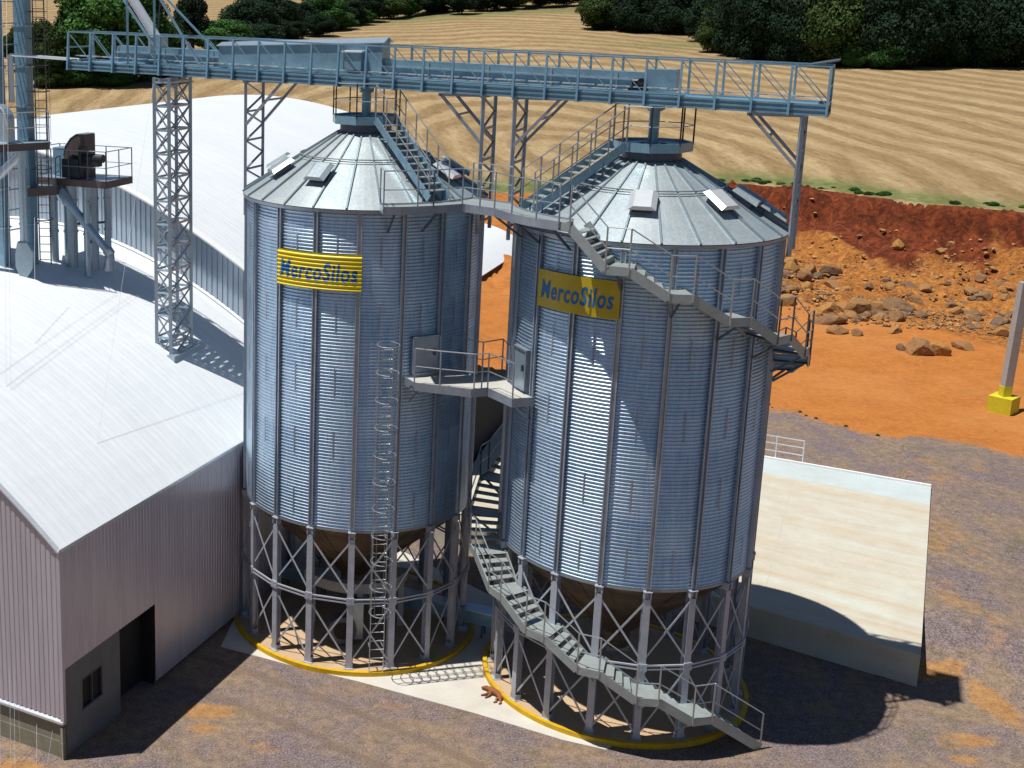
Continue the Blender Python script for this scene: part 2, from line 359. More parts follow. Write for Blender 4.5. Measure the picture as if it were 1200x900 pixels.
# ------------------------------------------------------------------ terrain
_YX = [-150, 0, 27, 40, 50, 55, 58, 63, 75, 100, 200, 500]
_YY = [125, 121, 118, 116, 113, 107, 101, 97, 92, 86, 62, 0]
def sm(t): c = np.clip(t, 0, 1); return c * c * (3 - 2 * c)
def kf(x): return np.interp(x, [40, 46, 51, 55, 59, 64, 75], [1, .85, .62, .52, .6, .8, .9])
def hfun(x, y):
    x = np.asarray(x, float); y = np.asarray(y, float)
    w_ = y - np.interp(x, _YX, _YY)
    low = 2.0 * sm((w_ + 27) / 25)
    n = (np.sin(x * .9 + np.sin(y * .7) * 1.3) * np.cos(y * .8 + np.sin(x * .5)) + .6 * np.sin(x * 2.3 + y * 1.1) * np.sin(y * 2.9 - x * .7))
    rub = sm((w_ + 29) / 6) * sm((-w_) / 3.)
    low = low + rub * n * .13
    gul = 1.5 * np.sin(x * .43 + np.sin(x * .21) * 2) + .7 * np.sin(x * 1.03 + np.sin(x * .6) * 1.5) 
    wf = w_ * kf(x)
    face = 1.3 * sm((wf + 6.5 + gul) / 5.5) + 2.2 * sm((wf + 1.9 + gul * .5) / 1.5)
    xf = .25 + .75 * sm((x - 32) / 14); face = face * xf + (1 - xf) * 3.5 * sm((w_ + 14) / 30)
    up = np.where(w_ > 0, .06 * np.minimum(w_, 420), 0)
    a = (x - 11.2) * .444 + (y - 53.0) * .896; q = (x - 11.2) * .896 - (y - 53.0) * .444
    ter = np.clip(5.7 - .3 * a, 0, 5.7) * (a > -2) * (q < -.15) * sm((20 - a) / 4) * sm((30 + q) / 5)
    al = (x - 22.15) * .501 + (y - 35.95) * .866; ou = (x - 22.15) * .866 - (y - 35.95) * .501
    bk = 1.02 * sm((al + .2) / 4.5) * sm((30 - al) / 12) * np.where(ou > -1.2, 1, 0) * sm((9 - ou) / 9)
    return np.maximum(np.maximum(low + face + up, ter), bk)
def H(x, y): return float(hfun(x, y))
def vnoise(x, y, s, seed=0):
    r = np.random.RandomState(seed); g = r.rand(64, 64); X = (x / s) % 64; Y = (y / s) % 64
    xi, yi = X.astype(int), Y.astype(int); fx, fy = X - xi, Y - yi; fx = fx * fx * (3 - 2 * fx); fy = fy * fy * (3 - 2 * fy)
    x1, y1 = (xi + 1) % 64, (yi + 1) % 64
    return (g[xi, yi] * (1 - fx) + g[x1, yi] * fx) * (1 - fy) + (g[xi, y1] * (1 - fx) + g[x1, y1] * fx) * fy
def build_ground():
    xs = np.concatenate([np.arange(-260, -13, 5), np.arange(-12, 74, .4), np.arange(74, 120, 2), np.arange(120, 640, 8)])
    ys = np.concatenate([np.arange(-40, 26, 4), np.arange(28, 126, .4), np.arange(126, 220, 2), np.arange(220, 1200, 10)])
    X, Y = np.meshgrid(xs, ys, indexing='ij'); Z = hfun(X, Y)
    wv = Y - np.interp(X, _YX, _YY)
    rub = sm((wv + 29) / 6) * sm((-wv - 2.2) / 2.)
    nn = vnoise(X, Y, 1.1, 3) + .6 * vnoise(X + 9, Y + 5, .8, 4) - .8
    Z = Z + rub * nn * .62
    fc = (.45 * sm((wv + 8) / 2.) + .55 * sm((wv + 3.2) / 1.)) * sm((.3 - wv) / .8)
    nf = vnoise(X, Y * .4, 1.3, 5) + .7 * vnoise(X * 1.0, Y, .9, 6) - .85
    nf = nf + .3 * vnoise(X, Y, .9, 12) - .15
    Z = Z + fc * nf * 1.3 * np.where(wv > -.7, .3, 1)
    Z = Z + (1 - np.maximum(rub, fc)) * (vnoise(X, Y, 2.5, 8) - .5) * .05 * (X > 23.5)
    wv = wv * kf(X)
    nx, ny = X.shape
    vs = np.stack([X.ravel(), Y.ravel(), Z.ravel()], 1)
    idx = np.arange(nx * ny).reshape(nx, ny)
    q = np.stack([idx[:-1, :-1].ravel(), idx[1:, :-1].ravel(), idx[1:, 1:].ravel(), idx[:-1, 1:].ravel()], 1)
    me = bpy.data.meshes.new('ground'); me.from_pydata(vs.tolist(), [], q.tolist())
    x, y = vs[:, 0], vs[:, 1]; wv = wv.ravel()
    fld = sm((wv + .2 + .5 * (vnoise(vs[:, 0], vs[:, 1], 1.5, 31) - .5)) / .5)
    # gravel/orange border
    gx = [-200, 20, 30.3, 31.6, 32.5, 34.4, 36.2, 38.4, 44, 70, 300]; gy = [66, 66, 64.3, 62.6, 60.8, 59.5, 58.9, 56.5, 51, 40, 0]
    dist = y - np.interp(x, gx, gy)
    soil = np.clip(.5 + dist * .22, 0, 1)
    a = (x - 11.2) * .444 + (y - 53.0) * .896; qq = (x - 11.2) * .896 - (y - 53.0) * .444
    soil = np.where((a > -2) & (qq < 0), 1, soil)
    def blob(cx, cy, rx, ry, amt, rot=0.):
        c, s_ = math.cos(rot), math.sin(rot); u = ((x - cx) * c + (y - cy) * s_) / rx; v = (-(x - cx) * s_ + (y - cy) * c) / ry
        return amt * np.exp(-(u * u + v * v) * .9)
    for b in [(-.1, 34.6, 1.2, .45, .85), (-.4, 33.6, .9, .5, .6), (28.5, 46, 2.5, 5, .46), (25.5, 39.5, 2.0, 4, .46), (31, 52, 3, 2.5, .44), (5, 34.9, 2.2, .5, .46), (1.1, 32.6, 1.5, .7, .5), (32.4, 54.2, 1.4, .6, .62), (34.3, 53.3, 1.0, .5, .6), (23.0, 36.6, 1.5, .5, .85), (24.0, 35.0, .7, 1.7, .8), (22.2, 33.0, 1.6, .5, .72),
              (19.7, 33.3, .5, .12, .9), (22.7, 37.6, .5, 1.6, .7), (27.0, 44.3, 1.8, 2.6, .45), (-5.8, 31.4, 2.2, .8, .75), (-1.5, 32.3, 1.6, .6, .45), (3.2, 33.5, 3.0, .5, .35), (26, 40, 1.2, 2.6, .35), (20.4, 36.9, .9, .4, .5), (21.4, 32.0, 1.2, .5, .5)]:
        soil = np.maximum(soil, blob(*b))
    soil = np.minimum(soil, 1)
    bank = sm((wv + 6.0 + 1.6 * np.sin(x * .5) + 1.2 * np.sin(x * 1.3 + 1)) / 6.) * (wv < .6) * sm((x - 30) / 12) + .30 * sm((wv + 27) / 6) * (wv < 0) * (x > 30) + .14 * sm((wv + 9) / 6) * (wv < 0)
    grass = 1.0 * np.exp(-((wv - 1.8) / 2.8) ** 2) * sm((75 - x) / 18) * (wv > .3) + .75 * np.exp(-(((x - 88) / 14) ** 2 + ((y - 243) / 7) ** 2)) + .8 * sm((x + 2 + 0) / 20) * np.exp(-((y - 330 + (x - 40) * -.35) / 12.) ** 2)
    col = me.attributes.new('zone', 'FLOAT_COLOR', 'POINT')
    arr = np.stack([fld, soil, np.clip(bank, 0, 1), np.clip(grass, 0, 1)], 1).astype(np.float32)
    col.data.foreach_set('color', arr.ravel())
    me.polygons.foreach_set('use_smooth', [True] * len(me.polygons))
    me.materials.append(M['ground']); o = bpy.data.objects.new('ground', me); COL.objects.link(o); o['kind'] = 'structure'
build_ground()

# ------------------------------------------------------------------ concrete pavement, pads, raised slab
mb = MB(); mb.prism([(.2, 38.55), (2.45, 37.32), (4.57, 36.29), (7.97, 34.4), (10.19, 33.0), (11.3, 32.5), (12.6, 33.6), (12.8, 36.5), (11, 41), (7.2, 46.5), (2, 46)], -.15, .012)
o = mkobj('concrete_pavement', mb, 'apron'); o['kind'] = 'structure'

S1 = (4.873, 40.783); S2 = (12.712, 36.570); R1, R2 = 3.8, 3.709
def pol(c, r, deg, z=0.): a = math.radians(deg); return V((c[0] + r * math.sin(a), c[1] - r * math.cos(a), z))
def silo_pad(c, r, label):
    root = thing('round_foundation', label, 'foundation', (*c, 0), 'round silo foundations')
    mb = MB(); mb.prism([pol(c, r - .02, a)[:2] for a in range(0, 360, 4)], .0, .10); part(root, 'pad_top', mb, 'pad')
    mb = MB(); A = [pol(c, r - .13, a, .16) for a in range(0, 360, 3)]; B = [pol(c, r, a, .16) for a in range(0, 360, 3)]
    A0 = [v - V((0, 0, .1)) for v in A]; B0 = [v - V((0, 0, .22)) for v in B]
    mb.quadstrip(A, B, True); mb.quadstrip(B, B0, True); mb.quadstrip(A0, A, True)
    part(root, 'painted_rim', mb, 'yellow')
silo_pad(S1, 4.22, 'round yellow-edged concrete foundation under the farther silo beside the warehouse')
silo_pad(S2, 4.05, 'round yellow-edged concrete foundation under the nearer silo with the winding stairs')

NR, NL, FL, FR = V((22.15, 35.95, 0)), V((8.8, 47.0, 0)), V((14.75, 60.2, 0)), V((30.42, 50.25, 0))
root = thing('raised_slab', 'long pale raised concrete slab with stained top beyond the right silo', 'slab', (19, 48, 0))
mb = MB(); up = lambda p, z: V((p.x, p.y, z))
rim = .88
RL, RR = NL.lerp(FL, .9), NR.lerp(FR, .86)
mb.prism([p[:2] for p in (NR, RR, RL, NL)], -.1, 1.12)
part(root, 'slab_top', mb, 'slab')
mb = MB(); mb.prism([p[:2] for p in (RR, FR, FL, RL)], -.1, 1.124); part(root, 'pale_strip', mb, 'slab_rim')
mb = MB(); mb.bar(up(FR, 1.17), up(FL, 1.17), .12, .09); part(root, 'edge_curb', mb, 'white_paint')
mb = MB()
for k in (.28, .55, .8): mb.bar(up(NR.lerp(NL, k), 1.122), up(RR.lerp(RL, k), 1.122), .025, .006)
pieces(root, 'joint', mb, 'concrete_grey')
mb = MB()
mb.bar(NR.lerp(FR, .97).lerp(NL.lerp(FL, .97), .0) + V((0, 0, 0)), NR + V((0, 0, 0)), .001)
# guard rail at the far edge of the slab
mb = MB(); g0 = V((26.2, 53.0, 1.12)); g1 = V((24.3, 54.2, 1.12)); g2 = V((23.3, 52.6, 1.12))
for p in (g0, g1, g2, g0.lerp(g1, .5)): mb.tube(p, p + V((0, 0, 1.1)), .03)
for z in (.4, .75, 1.08): mb.path([g0 + V((0, 0, z)), g1 + V((0, 0, z)), g2 + V((0, 0, z))], .025)
one('guard_rail', mb, 'bright_galv', 'short pale guard rail at the far edge of the raised slab', 'guard rail', g0)
# retaining cut along the slab's left side
mb = MB(); q0 = V((10.5, 51.4, 0)); q1 = V((21.5, 73.6, 0)); nrm = V((.896, -.444, 0))
pts = [q0.lerp(q1, i / 30) for i in range(31)]
def hz(p):
    a = (p.x - 11.2) * .444 + (p.y - 53) * .896; return max(.02, 5.7 - .3 * a) * float(sm((20 - a) / 4)) + .04
A = [up(p, -.2) for p in pts]; B = [up(p - nrm * .1, hz(p) + .06 * math.sin(i * 2.1)) for i, p in enumerate(pts)]; C = [up(p - nrm * .5, hz(p) - .02) for i, p in enumerate(pts)]
mb.quadstrip(A, B); mb.quadstrip(B, C)
one('retaining_wall', mb, 'shade_painted_soil', 'retaining wall with shade painted into its near-black colour, holding back the orange soil between the two silos', 'wall', q0)

# ------------------------------------------------------------------ warehouses
AX = math.atan2(.50438515, .86347879)                    # heading of the warehouse axis from +Y
WD = V((.50438515, .86347879, 0)); WE = V((-.86347879, .50438515, 0)); WP = V((-4.299, 32.069, 0))
def wl(t, s, z): return V((-s, t, z))                     # warehouse-local coordinates: x = to the right, y = along the axis
def wthing(name, label, cat):
    o = thing(name, label, cat, WP); o.rotation_euler = (0, 0, -AX); return o
def wpart(root, name, mb, mat, smooth=False, attr=None, parent=None, fix=True, label=None):
    me = bpy.data.meshes.new(name); o = bpy.data.objects.new(name, me); me.from_pydata([tuple(v) for v in mb.v], [], mb.f); me.validate()
    if fix:
        bm = bmesh.new(); bm.from_mesh(me); bmesh.ops.recalc_face_normals(bm, faces=bm.faces); bm.to_mesh(me); bm.free()
    if smooth: me.polygons.foreach_set('use_smooth', [True] * len(me.polygons))
    me.materials.append(M[mat]); o.parent = parent or root; COL.objects.link(o)
    if label: o['label'] = label
    return o
fA = lambda s: 6.424 + 5.617 * (1 - (s / 13.9 - 1) ** 2)
fB = lambda s: 8.282 + 7.345 * (1 - ((s - 18.363) / 19.166) ** 2)
def arch_roof(f, s0, s1, t0, t1, over=.12, th=.05, n=48, s_end=None):
    mb = MB(); ss = np.linspace(s0, s1, n); A = []; B = []
    for s in ss:
        te = t1(s) if callable(t1) else t1
        A.append(wl(t0 - over, s, f(s) + .04)); B.append(wl(te, s, f(s) + .04))
    mb.sheet(A, B, th); return mb
def clad(pts_fn, u0, u1, zlo, zhi, pitch=.26, amp=.035, skip=()):
    """ribbed sheet: pts_fn(u, off) -> xy ; zlo/zhi functions of u"""
    mb = MB(); us = []; offs = []; u = u0
    prof = [(0, 0), (.34, 0), (.44, 1), (.9, 1)]
    while u < u1:
        for a, b in prof:
            if u + a * pitch <= u1: us.append(u + a * pitch); offs.append(b * amp)
        u += pitch
    us.append(u1); offs.append(0)
    A = [V((*pts_fn(a, b), zlo(a))) for a, b in zip(us, offs)]; B = [V((*pts_fn(a, b), zhi(a))) for a, b in zip(us, offs)]
    keep = [i for i in range(len(us) - 1)]
    mb.add(A + B, [(i, i + 1, len(us) + i + 1, len(us) + i) for i in keep if not any(k0 <= (us[i] + us[i + 1]) / 2 <= k1 for k0, k1 in skip)])
    return mb
# front warehouse
wa = wthing('warehouse', 'large barrel-roofed warehouse with white roof and dull purple-grey walls at left front', 'warehouse')
roof_bits = arch_roof(fA, -.05, 27.85, 0, 16.5)
wpart(wa, 'roof', roof_bits, 'white_roof', smooth=False)
mb = MB(); ss = np.linspace(-.1, 27.9, 60)
mb.sheet([wl(-.16, s, fA(s) + .065) for s in ss], [wl(-.0, s, fA(s) + .065) for s in ss], .05); wpart(wa, 'verge_trim', mb, 'bright_galv')
mb = clad(lambda u, o: (-u, -.05 - o), 0., 27.8, lambda u: 1.28, lambda u: fA(u), .17, .016); wpart(wa, 'gable_cladding', mb, 'dull_cladding', fix=False)
mb = MB(); mb.box((-13.9, -.02 + .1, .52), (27.8, .2, 1.04)); wpart(wa, 'block_base', mb, 'block')
mb = MB(); mb.sheet([wl(-.11, 0 - .06, 1.20), wl(-.11, 27.8, 1.20)], [wl(.0, 0 - .06, 1.30), wl(.0, 27.8, 1.30)], .02, (0, 0, 1)); mb.box((-13.9, -.108, 1.16), (27.9, .010, .07)); wpart(wa, 'drip_flashing', mb, 'bright_galv')
mb = clad(lambda u, o: (.05 + o, u), 0., 4.72, lambda u: 2.78, lambda u: 6.42, .17, .016); wpart(wa, 'side_cladding', mb, 'dull_cladding', fix=False)
mb = clad(lambda u, o: (.05 + o, u), 4.72, 16.5, lambda u: .12, lambda u: 6.42, .17, .016); wpart(wa, 'side_cladding', mb, 'dull_cladding', fix=False)
mb = MB()      # recessed masonry below the cladding, window and door opening
mb.box((-.06, .46, 1.38), (.12, .92, 2.76)); mb.box((-.06, 1.42, .53), (.12, .995, 1.06)); mb.box((-.06, 1.42, 2.40), (.12, .995, .74)); mb.box((-.06, 2.38, 1.38), (.12, .92, 2.76))
wpart(wa, 'masonry_wall', mb, 'masonry')
mb = MB(); mb.box((.035, -.035, 3.76), (.12, .12, 5.25)); wpart(wa, 'corner_trim', mb, 'dull_cladding')
mb = MB(); mb.box((-.01, -.03, .5), (.1, .12, 1.0)); wpart(wa, 'corner_pier', mb, 'block')
mb = MB(); mb.box((-.5, 3.78, 1.45), (.02, 1.88, 2.9)); mb.box((-.28, 4.73, 1.45), (.5, .05, 2.9)); wpart(wa, 'door', mb, 'black')
mb = MB(); mb.box((-.1, 1.42, 1.55), (.02, 1.0, 1.0)); w_ = wpart(wa, 'window', mb, 'black')
mb = MB()
for zz in (1.07, 2.03): mb.box((-.03, 1.42, zz), (.08, 1.0, .04))
for tt in (.93, 1.42, 1.91): mb.box((-.03, tt, 1.55), (.06, .035, .92))
wpart(wa, 'frame', mb, 'dark_steel', parent=w_)
mb = MB(); mb.box((.02, 8.2, 6.40), (.16, 16.6, .10)); wpart(wa, 'eave_gutter', mb, 'bright_galv')
# crowning line of seam caps on the roof
mb = MB()
for t_ in np.arange(.93, 16.4, .93):
    if random.random() < .8:
        A = [wl(t_ - .012, s, fA(s) + .062) for s in np.linspace(.05, 27.7, 40)]; B = [wl(t_ + .012, s, fA(s) + .062) for s in np.linspace(.05, 27.7, 40)]
        mb.sheet(A, B, .02)
pass

# rear warehouse
T0, T1 = 16.57, 45.1
wb = wthing('warehouse', 'bigger white arched-roof warehouse with ribbed blue-grey gable behind the front warehouse', 'warehouse')
tend = lambda s: min(T1, 27.5 + (s + .8) * (T1 - 27.5) / 10.6)
wpart(wb, 'roof', arch_roof(fB, -.8, 37.5, T0, tend, .25, .06, 80), 'white_roof', smooth=False)
mb = clad(lambda u, o: (-u, T0 - .02 - o), -.8, 37.5, lambda u: max(0., (fA(u) if 0 < u < 27.8 else 0) - .4), lambda u: fB(u) - .02, .24, .04); wpart(wb, 'gable_cladding', mb, 'blue_cladding', fix=False)
mb = MB(); mb.sheet([wl(T0 - .42, s, fB(s) + .075) for s in np.linspace(-.8, 37.5, 70)], [wl(T0 - .02, s, fB(s) + .075) for s in np.linspace(-.8, 37.5, 70)], .07); wpart(wb, 'verge_trim', mb, 'white_paint')
mb = clad(lambda u, o: (.8 + o, u), T0, 27.5, lambda u: 0, lambda u: 8.28, .34, .05); wpart(wb, 'side_cladding', mb, 'blue_cladding', fix=False)
mb = MB(); ss = np.linspace(-.8, 9.8, 30); mb.quadstrip([wl(tend(s) - .05, s, 0) for s in ss], [wl(tend(s) - .05, s, fB(s)) for s in ss]); wpart(wb, 'rear_wall', mb, 'blue_cladding')
mb = MB(); mb.quadstrip([wl(T1 - .05, s, 0) for s in np.linspace(9.8, 37.5, 40)], [wl(T1 - .05, s, fB(s)) for s in np.linspace(9.8, 37.5, 40)]); wpart(wb, 'rear_wall', mb, 'blue_cladding')
mb = MB()
ss = [.3 + .0 * k for k in range(2)]
mb.sheet([wl(T0 - .16, s, fA(s) + .10) for s in np.linspace(.05, 27.6, 50)], [wl(T0 - .04, s, fA(s) + .16) for s in np.linspace(.05, 27.6, 50)], .03); wpart(wb, 'wall_flashing', mb, 'white_paint')

# low white shed whose curved roof comes down to the soil
E0 = V((18.5, 92.2, 0)); fS = lambda s: .45 + 1.7 * (1 - (s / 5 - 1) ** 2)
sh = thing('low_shed', 'low white curved-roof shed on the orange soil seen between the two silos', 'shed', E0); sh.rotation_euler = (0, 0, -AX)
mb = MB(); ss = np.linspace(0, 10, 24); mb.sheet([wl(0, s, fS(s)) for s in ss], [wl(17, s, fS(s) + .6) for s in ss], .06)
wpart(sh, 'roof', mb, 'white_roof')
mb = MB(); mb.quadstrip([wl(.1, s, -.3) for s in ss], [wl(.1, s, fS(s) - .03) for s in ss]); mb.quadstrip([wl(16.9, s, -.3) for s in ss], [wl(16.9, s, fS(s) + .55) for s in ss]); wpart(sh, 'end_wall', mb, 'blue_cladding')

# ------------------------------------------------------------------ silos
ZB, ZE1, ZE2 = 4.84, 15.05, 14.76
def corrug(z, z0, pitch=.1065, amp=.017):
    return amp * math.sin(2 * PI * (z - z0) / pitch)
def merge(o, mb, root, mat):
    me = o.data; v0 = len(me.vertices); l = root.location; m2 = bpy.data.meshes.new('tmp'); m2.from_pydata([(v[0] - l.x, v[1] - l.y, v[2] - l.z) for v in mb.v], [], mb.f)
    bm = bmesh.new(); bm.from_mesh(me); nf = len(bm.faces); bm.from_mesh(m2); bm.faces.ensure_lookup_table(); me.materials.append(M[mat])
    for f in bm.faces[nf:]: f.material_index = 1; f.smooth = False
    bmesh.ops.recalc_face_normals(bm, faces=bm.faces[nf:]); bm.to_mesh(me); bm.free(); bpy.data.meshes.remove(m2)
def make_silo(c, R, ze, zt, ph, label, vents, sign):
    root = thing('grain_silo', label, 'silo', (*c, 0), 'elevated grain silos')
    # corrugated wall
    n = 216; rows = int((ze - ZB) / .1065 * 6); zs = np.linspace(ZB, ze, rows + 1); th = np.radians(ph + np.arange(n) * 360 / n)
    rad = R + .022 * np.sin(2 * PI * (zs - ZB) / .1065)
    X = np.outer(rad, np.sin(th)); Y = -np.outer(rad, np.cos(th)); Z = np.repeat(zs[:, None], n, 1)
    vs = np.stack([X.ravel() + c[0], Y.ravel() + c[1], Z.ravel()], 1)
    idx = np.arange((rows + 1) * n).reshape(rows + 1, n); nx = np.roll(idx, -1, 1)
    fs = np.stack([idx[:-1].ravel(), nx[:-1].ravel(), nx[1:].ravel(), idx[1:].ravel()], 1)
    mb = MB(); mb.v = vs.tolist(); mb.f = fs.tolist()
    rs = np.random.RandomState(int(c[0])); tb = rs.rand(40, 40)
    ti = (np.floor((Z - ZB) / 1.02).astype(int) * 1); tj = np.repeat((np.arange(n) // 12)[None], rows + 1, 0)
    tint = tb[ti % 40, tj % 40].ravel()
    wall = part(root, 'corrugated_wall', mb, 'body', smooth=True, attr=tint, fix=False)
    # vertical stiffeners, bolt seams
    for k in range(18):
        a = ph + 20 * k; mb = MB(); ar = math.radians(a); rd = V((math.sin(ar), -math.cos(ar), 0)); tg = V((math.cos(ar), math.sin(ar), 0)); Zv = V((0, 0, 1))
        mid = (ZB + ze) / 2; L = ze - ZB - .03
        for sg in (-1, 1):
            mb.box(pol(c, R + .06, a, mid) + tg * sg * .048, (.012, .085, L), (tg, rd, Zv))
        mb.box(pol(c, R + .03, a, mid), (.09, .02, L), (tg, rd, Zv))
        for sg in (-1, 1): mb.box(pol(c, R + .10, a, mid) + tg * sg * .062, (.03, .012, L), (tg, rd, Zv))
        part(root, 'stiffener', mb, 'stiff_steel')
    mb = MB()
    for k in range(18):
        a = ph + 20 * k + 10; r_ = random.Random(k * 7 + int(R * 100))
        z = ZB + .3
        while z < ze - .6:
            if r_.random() < .8: mb.box(pol(c, R + .021, a, z + .45), (.035, .008, .9), (V((math.cos(math.radians(a)), math.sin(math.radians(a)), 0)), V((math.sin(math.radians(a)), -math.cos(math.radians(a)), 0)), V((0, 0, 1))))
            z += 1.02 * 2
    merge(wall, mb, root, 'steel')
    # roof: 24 folded panels with ribs
    Re, Rt = R + .16, .88; npn = 24; mb = MB(); tint = []
    sl = (zt - ze) / (Re - Rt); nrmz = 1 / math.hypot(1, sl); nrmr = sl / math.hypot(1, sl)
    zr = lambda r: ze + .02 + (Re - r) * sl
    rp = 2.1
    for k in range(npn):
        a0 = ph + k * 15 - 6; a1 = a0 + 15; t_ = rs.rand()
        for (ra, rb, dz) in ((Re, rp, 0), (rp + .06, Rt, .025)):
            b0 = [pol(c, ra, a0 + (a1 - a0) * j / 4, zr(ra) + dz) for j in range(5)]; b1 = [pol(c, rb, a0 + (a1 - a0) * j / 4, zr(rb) + dz) for j in range(5)]
            mb.quadstrip(b0, b1); tint += [min(1, max(0, t_ + random.uniform(-.25, .25)))] * 10
    ro = part(root, 'roof', mb, 'roof', attr=tint)
    mb = MB()
    for k in range(npn):
        a = ph + k * 15 - 6; mb.bar(pol(c, Re + .01, a, zr(Re) + .03), pol(c, Rt, a, zr(Rt) + .045), .05, .06)
    merge(ro, mb, root, 'roof_rib')
    mb = MB(); A = [pol(c, Re, a, zr(Re) - .02) for a in range(0, 360, 3)]; B = [pol(c, Re - .02, a, zr(Re) - .12) for a in range(0, 360, 3)]; mb.quadstrip(A, B, True); mb.quadstrip(B, [pol(c, R - .1, a, zr(Re) - .1) for a in range(0, 360, 3)], True); part(ro, 'eave', mb, 'steel')
    mb = MB(); mb.path([pol(c, rp, a, zr(rp) + .1) for a in range(0, 361, 5)], .022, 5)
    for k in range(npn): a = ph + k * 15 - 6; mb.tube(pol(c, rp, a, zr(rp)), pol(c, rp, a, zr(rp) + .1), .015, 5)
    part(ro, 'ring_pipe', mb, 'rail_steel')
    mb = MB(); prof = [(Rt + .1, zt - .03), (Rt - .05, zt + .04), (Rt - .06, zt + .40), (.3, zt + .42)]
    for (ra, za), (rb, zb) in zip(prof[:-1], prof[1:]): mb.quadstrip([pol(c, ra, a, za) for a in range(0, 360, 10)], [pol(c, rb, a, zb) for a in range(0, 360, 10)], True)
    part(ro, 'neck', mb, 'dark_steel')
    # vents
    for (a, rv, bright) in vents:
        ar = math.radians(a); rd = V((math.sin(ar) * nrmz, -math.cos(ar) * nrmz, -nrmr)); tg = V((math.cos(ar), math.sin(ar), 0)); nn = V((math.sin(ar) * nrmr, -math.cos(ar) * nrmr, nrmz))
        p = pol(c, rv, a, zr(rv)); mb = MB(); mb.box(p + nn * .09, (.50, .50, .18), (rd, tg, nn)); vp = part(root, 'roof_vent', mb, 'dark_steel')
        mb = MB(); L, W = .40, .37
        q = [p + nn * .20 + rd * x + tg * y for x, y in ((-L, -W), (L, -W), (L, W), (-L, W))]; q2 = [p + nn * .30 + rd * x * .9 + tg * y * .62 for x, y in ((-L, -W), (L, -W), (L, W), (-L, W))]
        mb.add(q + q2, [(0, 1, 5, 4), (1, 2, 6, 5), (2, 3, 7, 6), (3, 0, 4, 7), (4, 5, 6, 7), (3, 2, 1, 0)])
        part(vp, 'vent_hood', mb, 'bright_galv' if bright else 'roof')
    # hopper
    mb = MB(); prof = [(R - .03, ZB + .02), (R - .08, ZB - .14), (.45, 1.75), (.45, 1.25)]
    for (ra, za), (rb, zb) in zip(prof[:-1], prof[1:]): mb.quadstrip([pol(c, ra, a, za) for a in range(0, 360, 6)], [pol(c, rb, a, zb) for a in range(0, 360, 6)], True)
    hp = part(root, 'hopper', mb, 'hopper')
    mb = MB()
    for k in range(24): a = ph + 15 * k; mb.bar(pol(c, R - .07, a, ZB - .15), pol(c, .47, a, 1.78), .05, .03)
    merge(hp, mb, root, 'hopper')
    # ring girder
    mb = MB()
    for zz, rr, hh in ((ZB - .06, R + .0, .10),):
        mb.quadstrip([pol(c, rr + .02, a, zz - .02) for a in range(0, 360, 5)], [pol(c, rr + .02, a, zz + .06) for a in range(0, 360, 5)], True)
    part(root, 'ring_girder', mb, 'steel')
    # legs
    zt_ = ZB - .28; zf = .10
    for k in range(18):
        a = ph + 20 * k; ar = math.radians(a); rd = V((math.sin(ar), -math.cos(ar), 0)); tg = V((math.cos(ar), math.sin(ar), 0)); Zv = V((0, 0, 1)); ax = (tg, rd, Zv)
        mb = MB(); zm = (zt_ + zf) / 2; L = zt_ - zf
        mb.box(pol(c, R + .10, a, zm), (.20, .014, L), ax); mb.box(pol(c, R - .08, a, zm), (.20, .014, L), ax); mb.box(pol(c, R + .01, a, zm), (.014, .166, L), ax)
        lg = part(root, 'leg', mb, 'leg_steel')
        mb = MB(); mb.box(pol(c, R + .01, a, zf + .012), (.34, .34, .024), ax)
        for sx in (-1, 1): mb.box(pol(c, R + .01, a, zf + .10) + tg * sx * .115, (.02, .2, .17), ax)
        part(lg, 'base_plate', mb, 'leg_steel')
        mb = MB()
        for sx in (-1, 1): mb.box(pol(c, R + .03, a, zt_ + .12) + tg * sx * .085, (.035, .20, .19), ax)
        mb.box(pol(c, R + .03, a, zt_ + .235), (.24, .24, .025), ax); mb.box(pol(c, R + .03, a, zt_ + .10), (.11, .03, .16), ax)
        part(lg, 'head_bracket', mb, 'leg_steel')
    zmid = 2.46
    for k in range(18):
        a0, a1 = ph + 20 * k, ph + 20 * (k + 1)
        for (za, zb) in ((.25, zmid - .15), (zmid + .15, zt_ - .05)):
            for fl in (0, 1):
                mb = MB(); p0 = pol(c, R + .06 + fl * .03, a0, za if fl == 0 else zb); p1 = pol(c, R + .06 + fl * .03, a1, zb if fl == 0 else za)
                d = (p1 - p0).normalized(); mb.bar(p0 + d * .08, p1 - d * .08, .055, .02, up=pol((0, 0), 1, (a0 + a1) / 2)); part(root, 'brace', mb, 'leg_steel')
    mb = MB()
    for k in range(18):
        a0, a1 = ph + 20 * k, ph + 20 * (k + 1)
        for dz in (-.055, .055): mb.bar(pol(c, R + .13, a0, zmid + dz), pol(c, R + .13, a1, zmid + dz), .05, .045)
        mb.box(pol(c, R + .13, a0, zmid), (.26, .035, .24), (V((math.cos(math.radians(a0)), math.sin(math.radians(a0)), 0)), V((math.sin(math.radians(a0)), -math.cos(math.radians(a0)), 0)), V((0, 0, 1))))
    part(root, 'ring_beam', mb, 'leg_steel')
    sign(root, c, R)
    return root

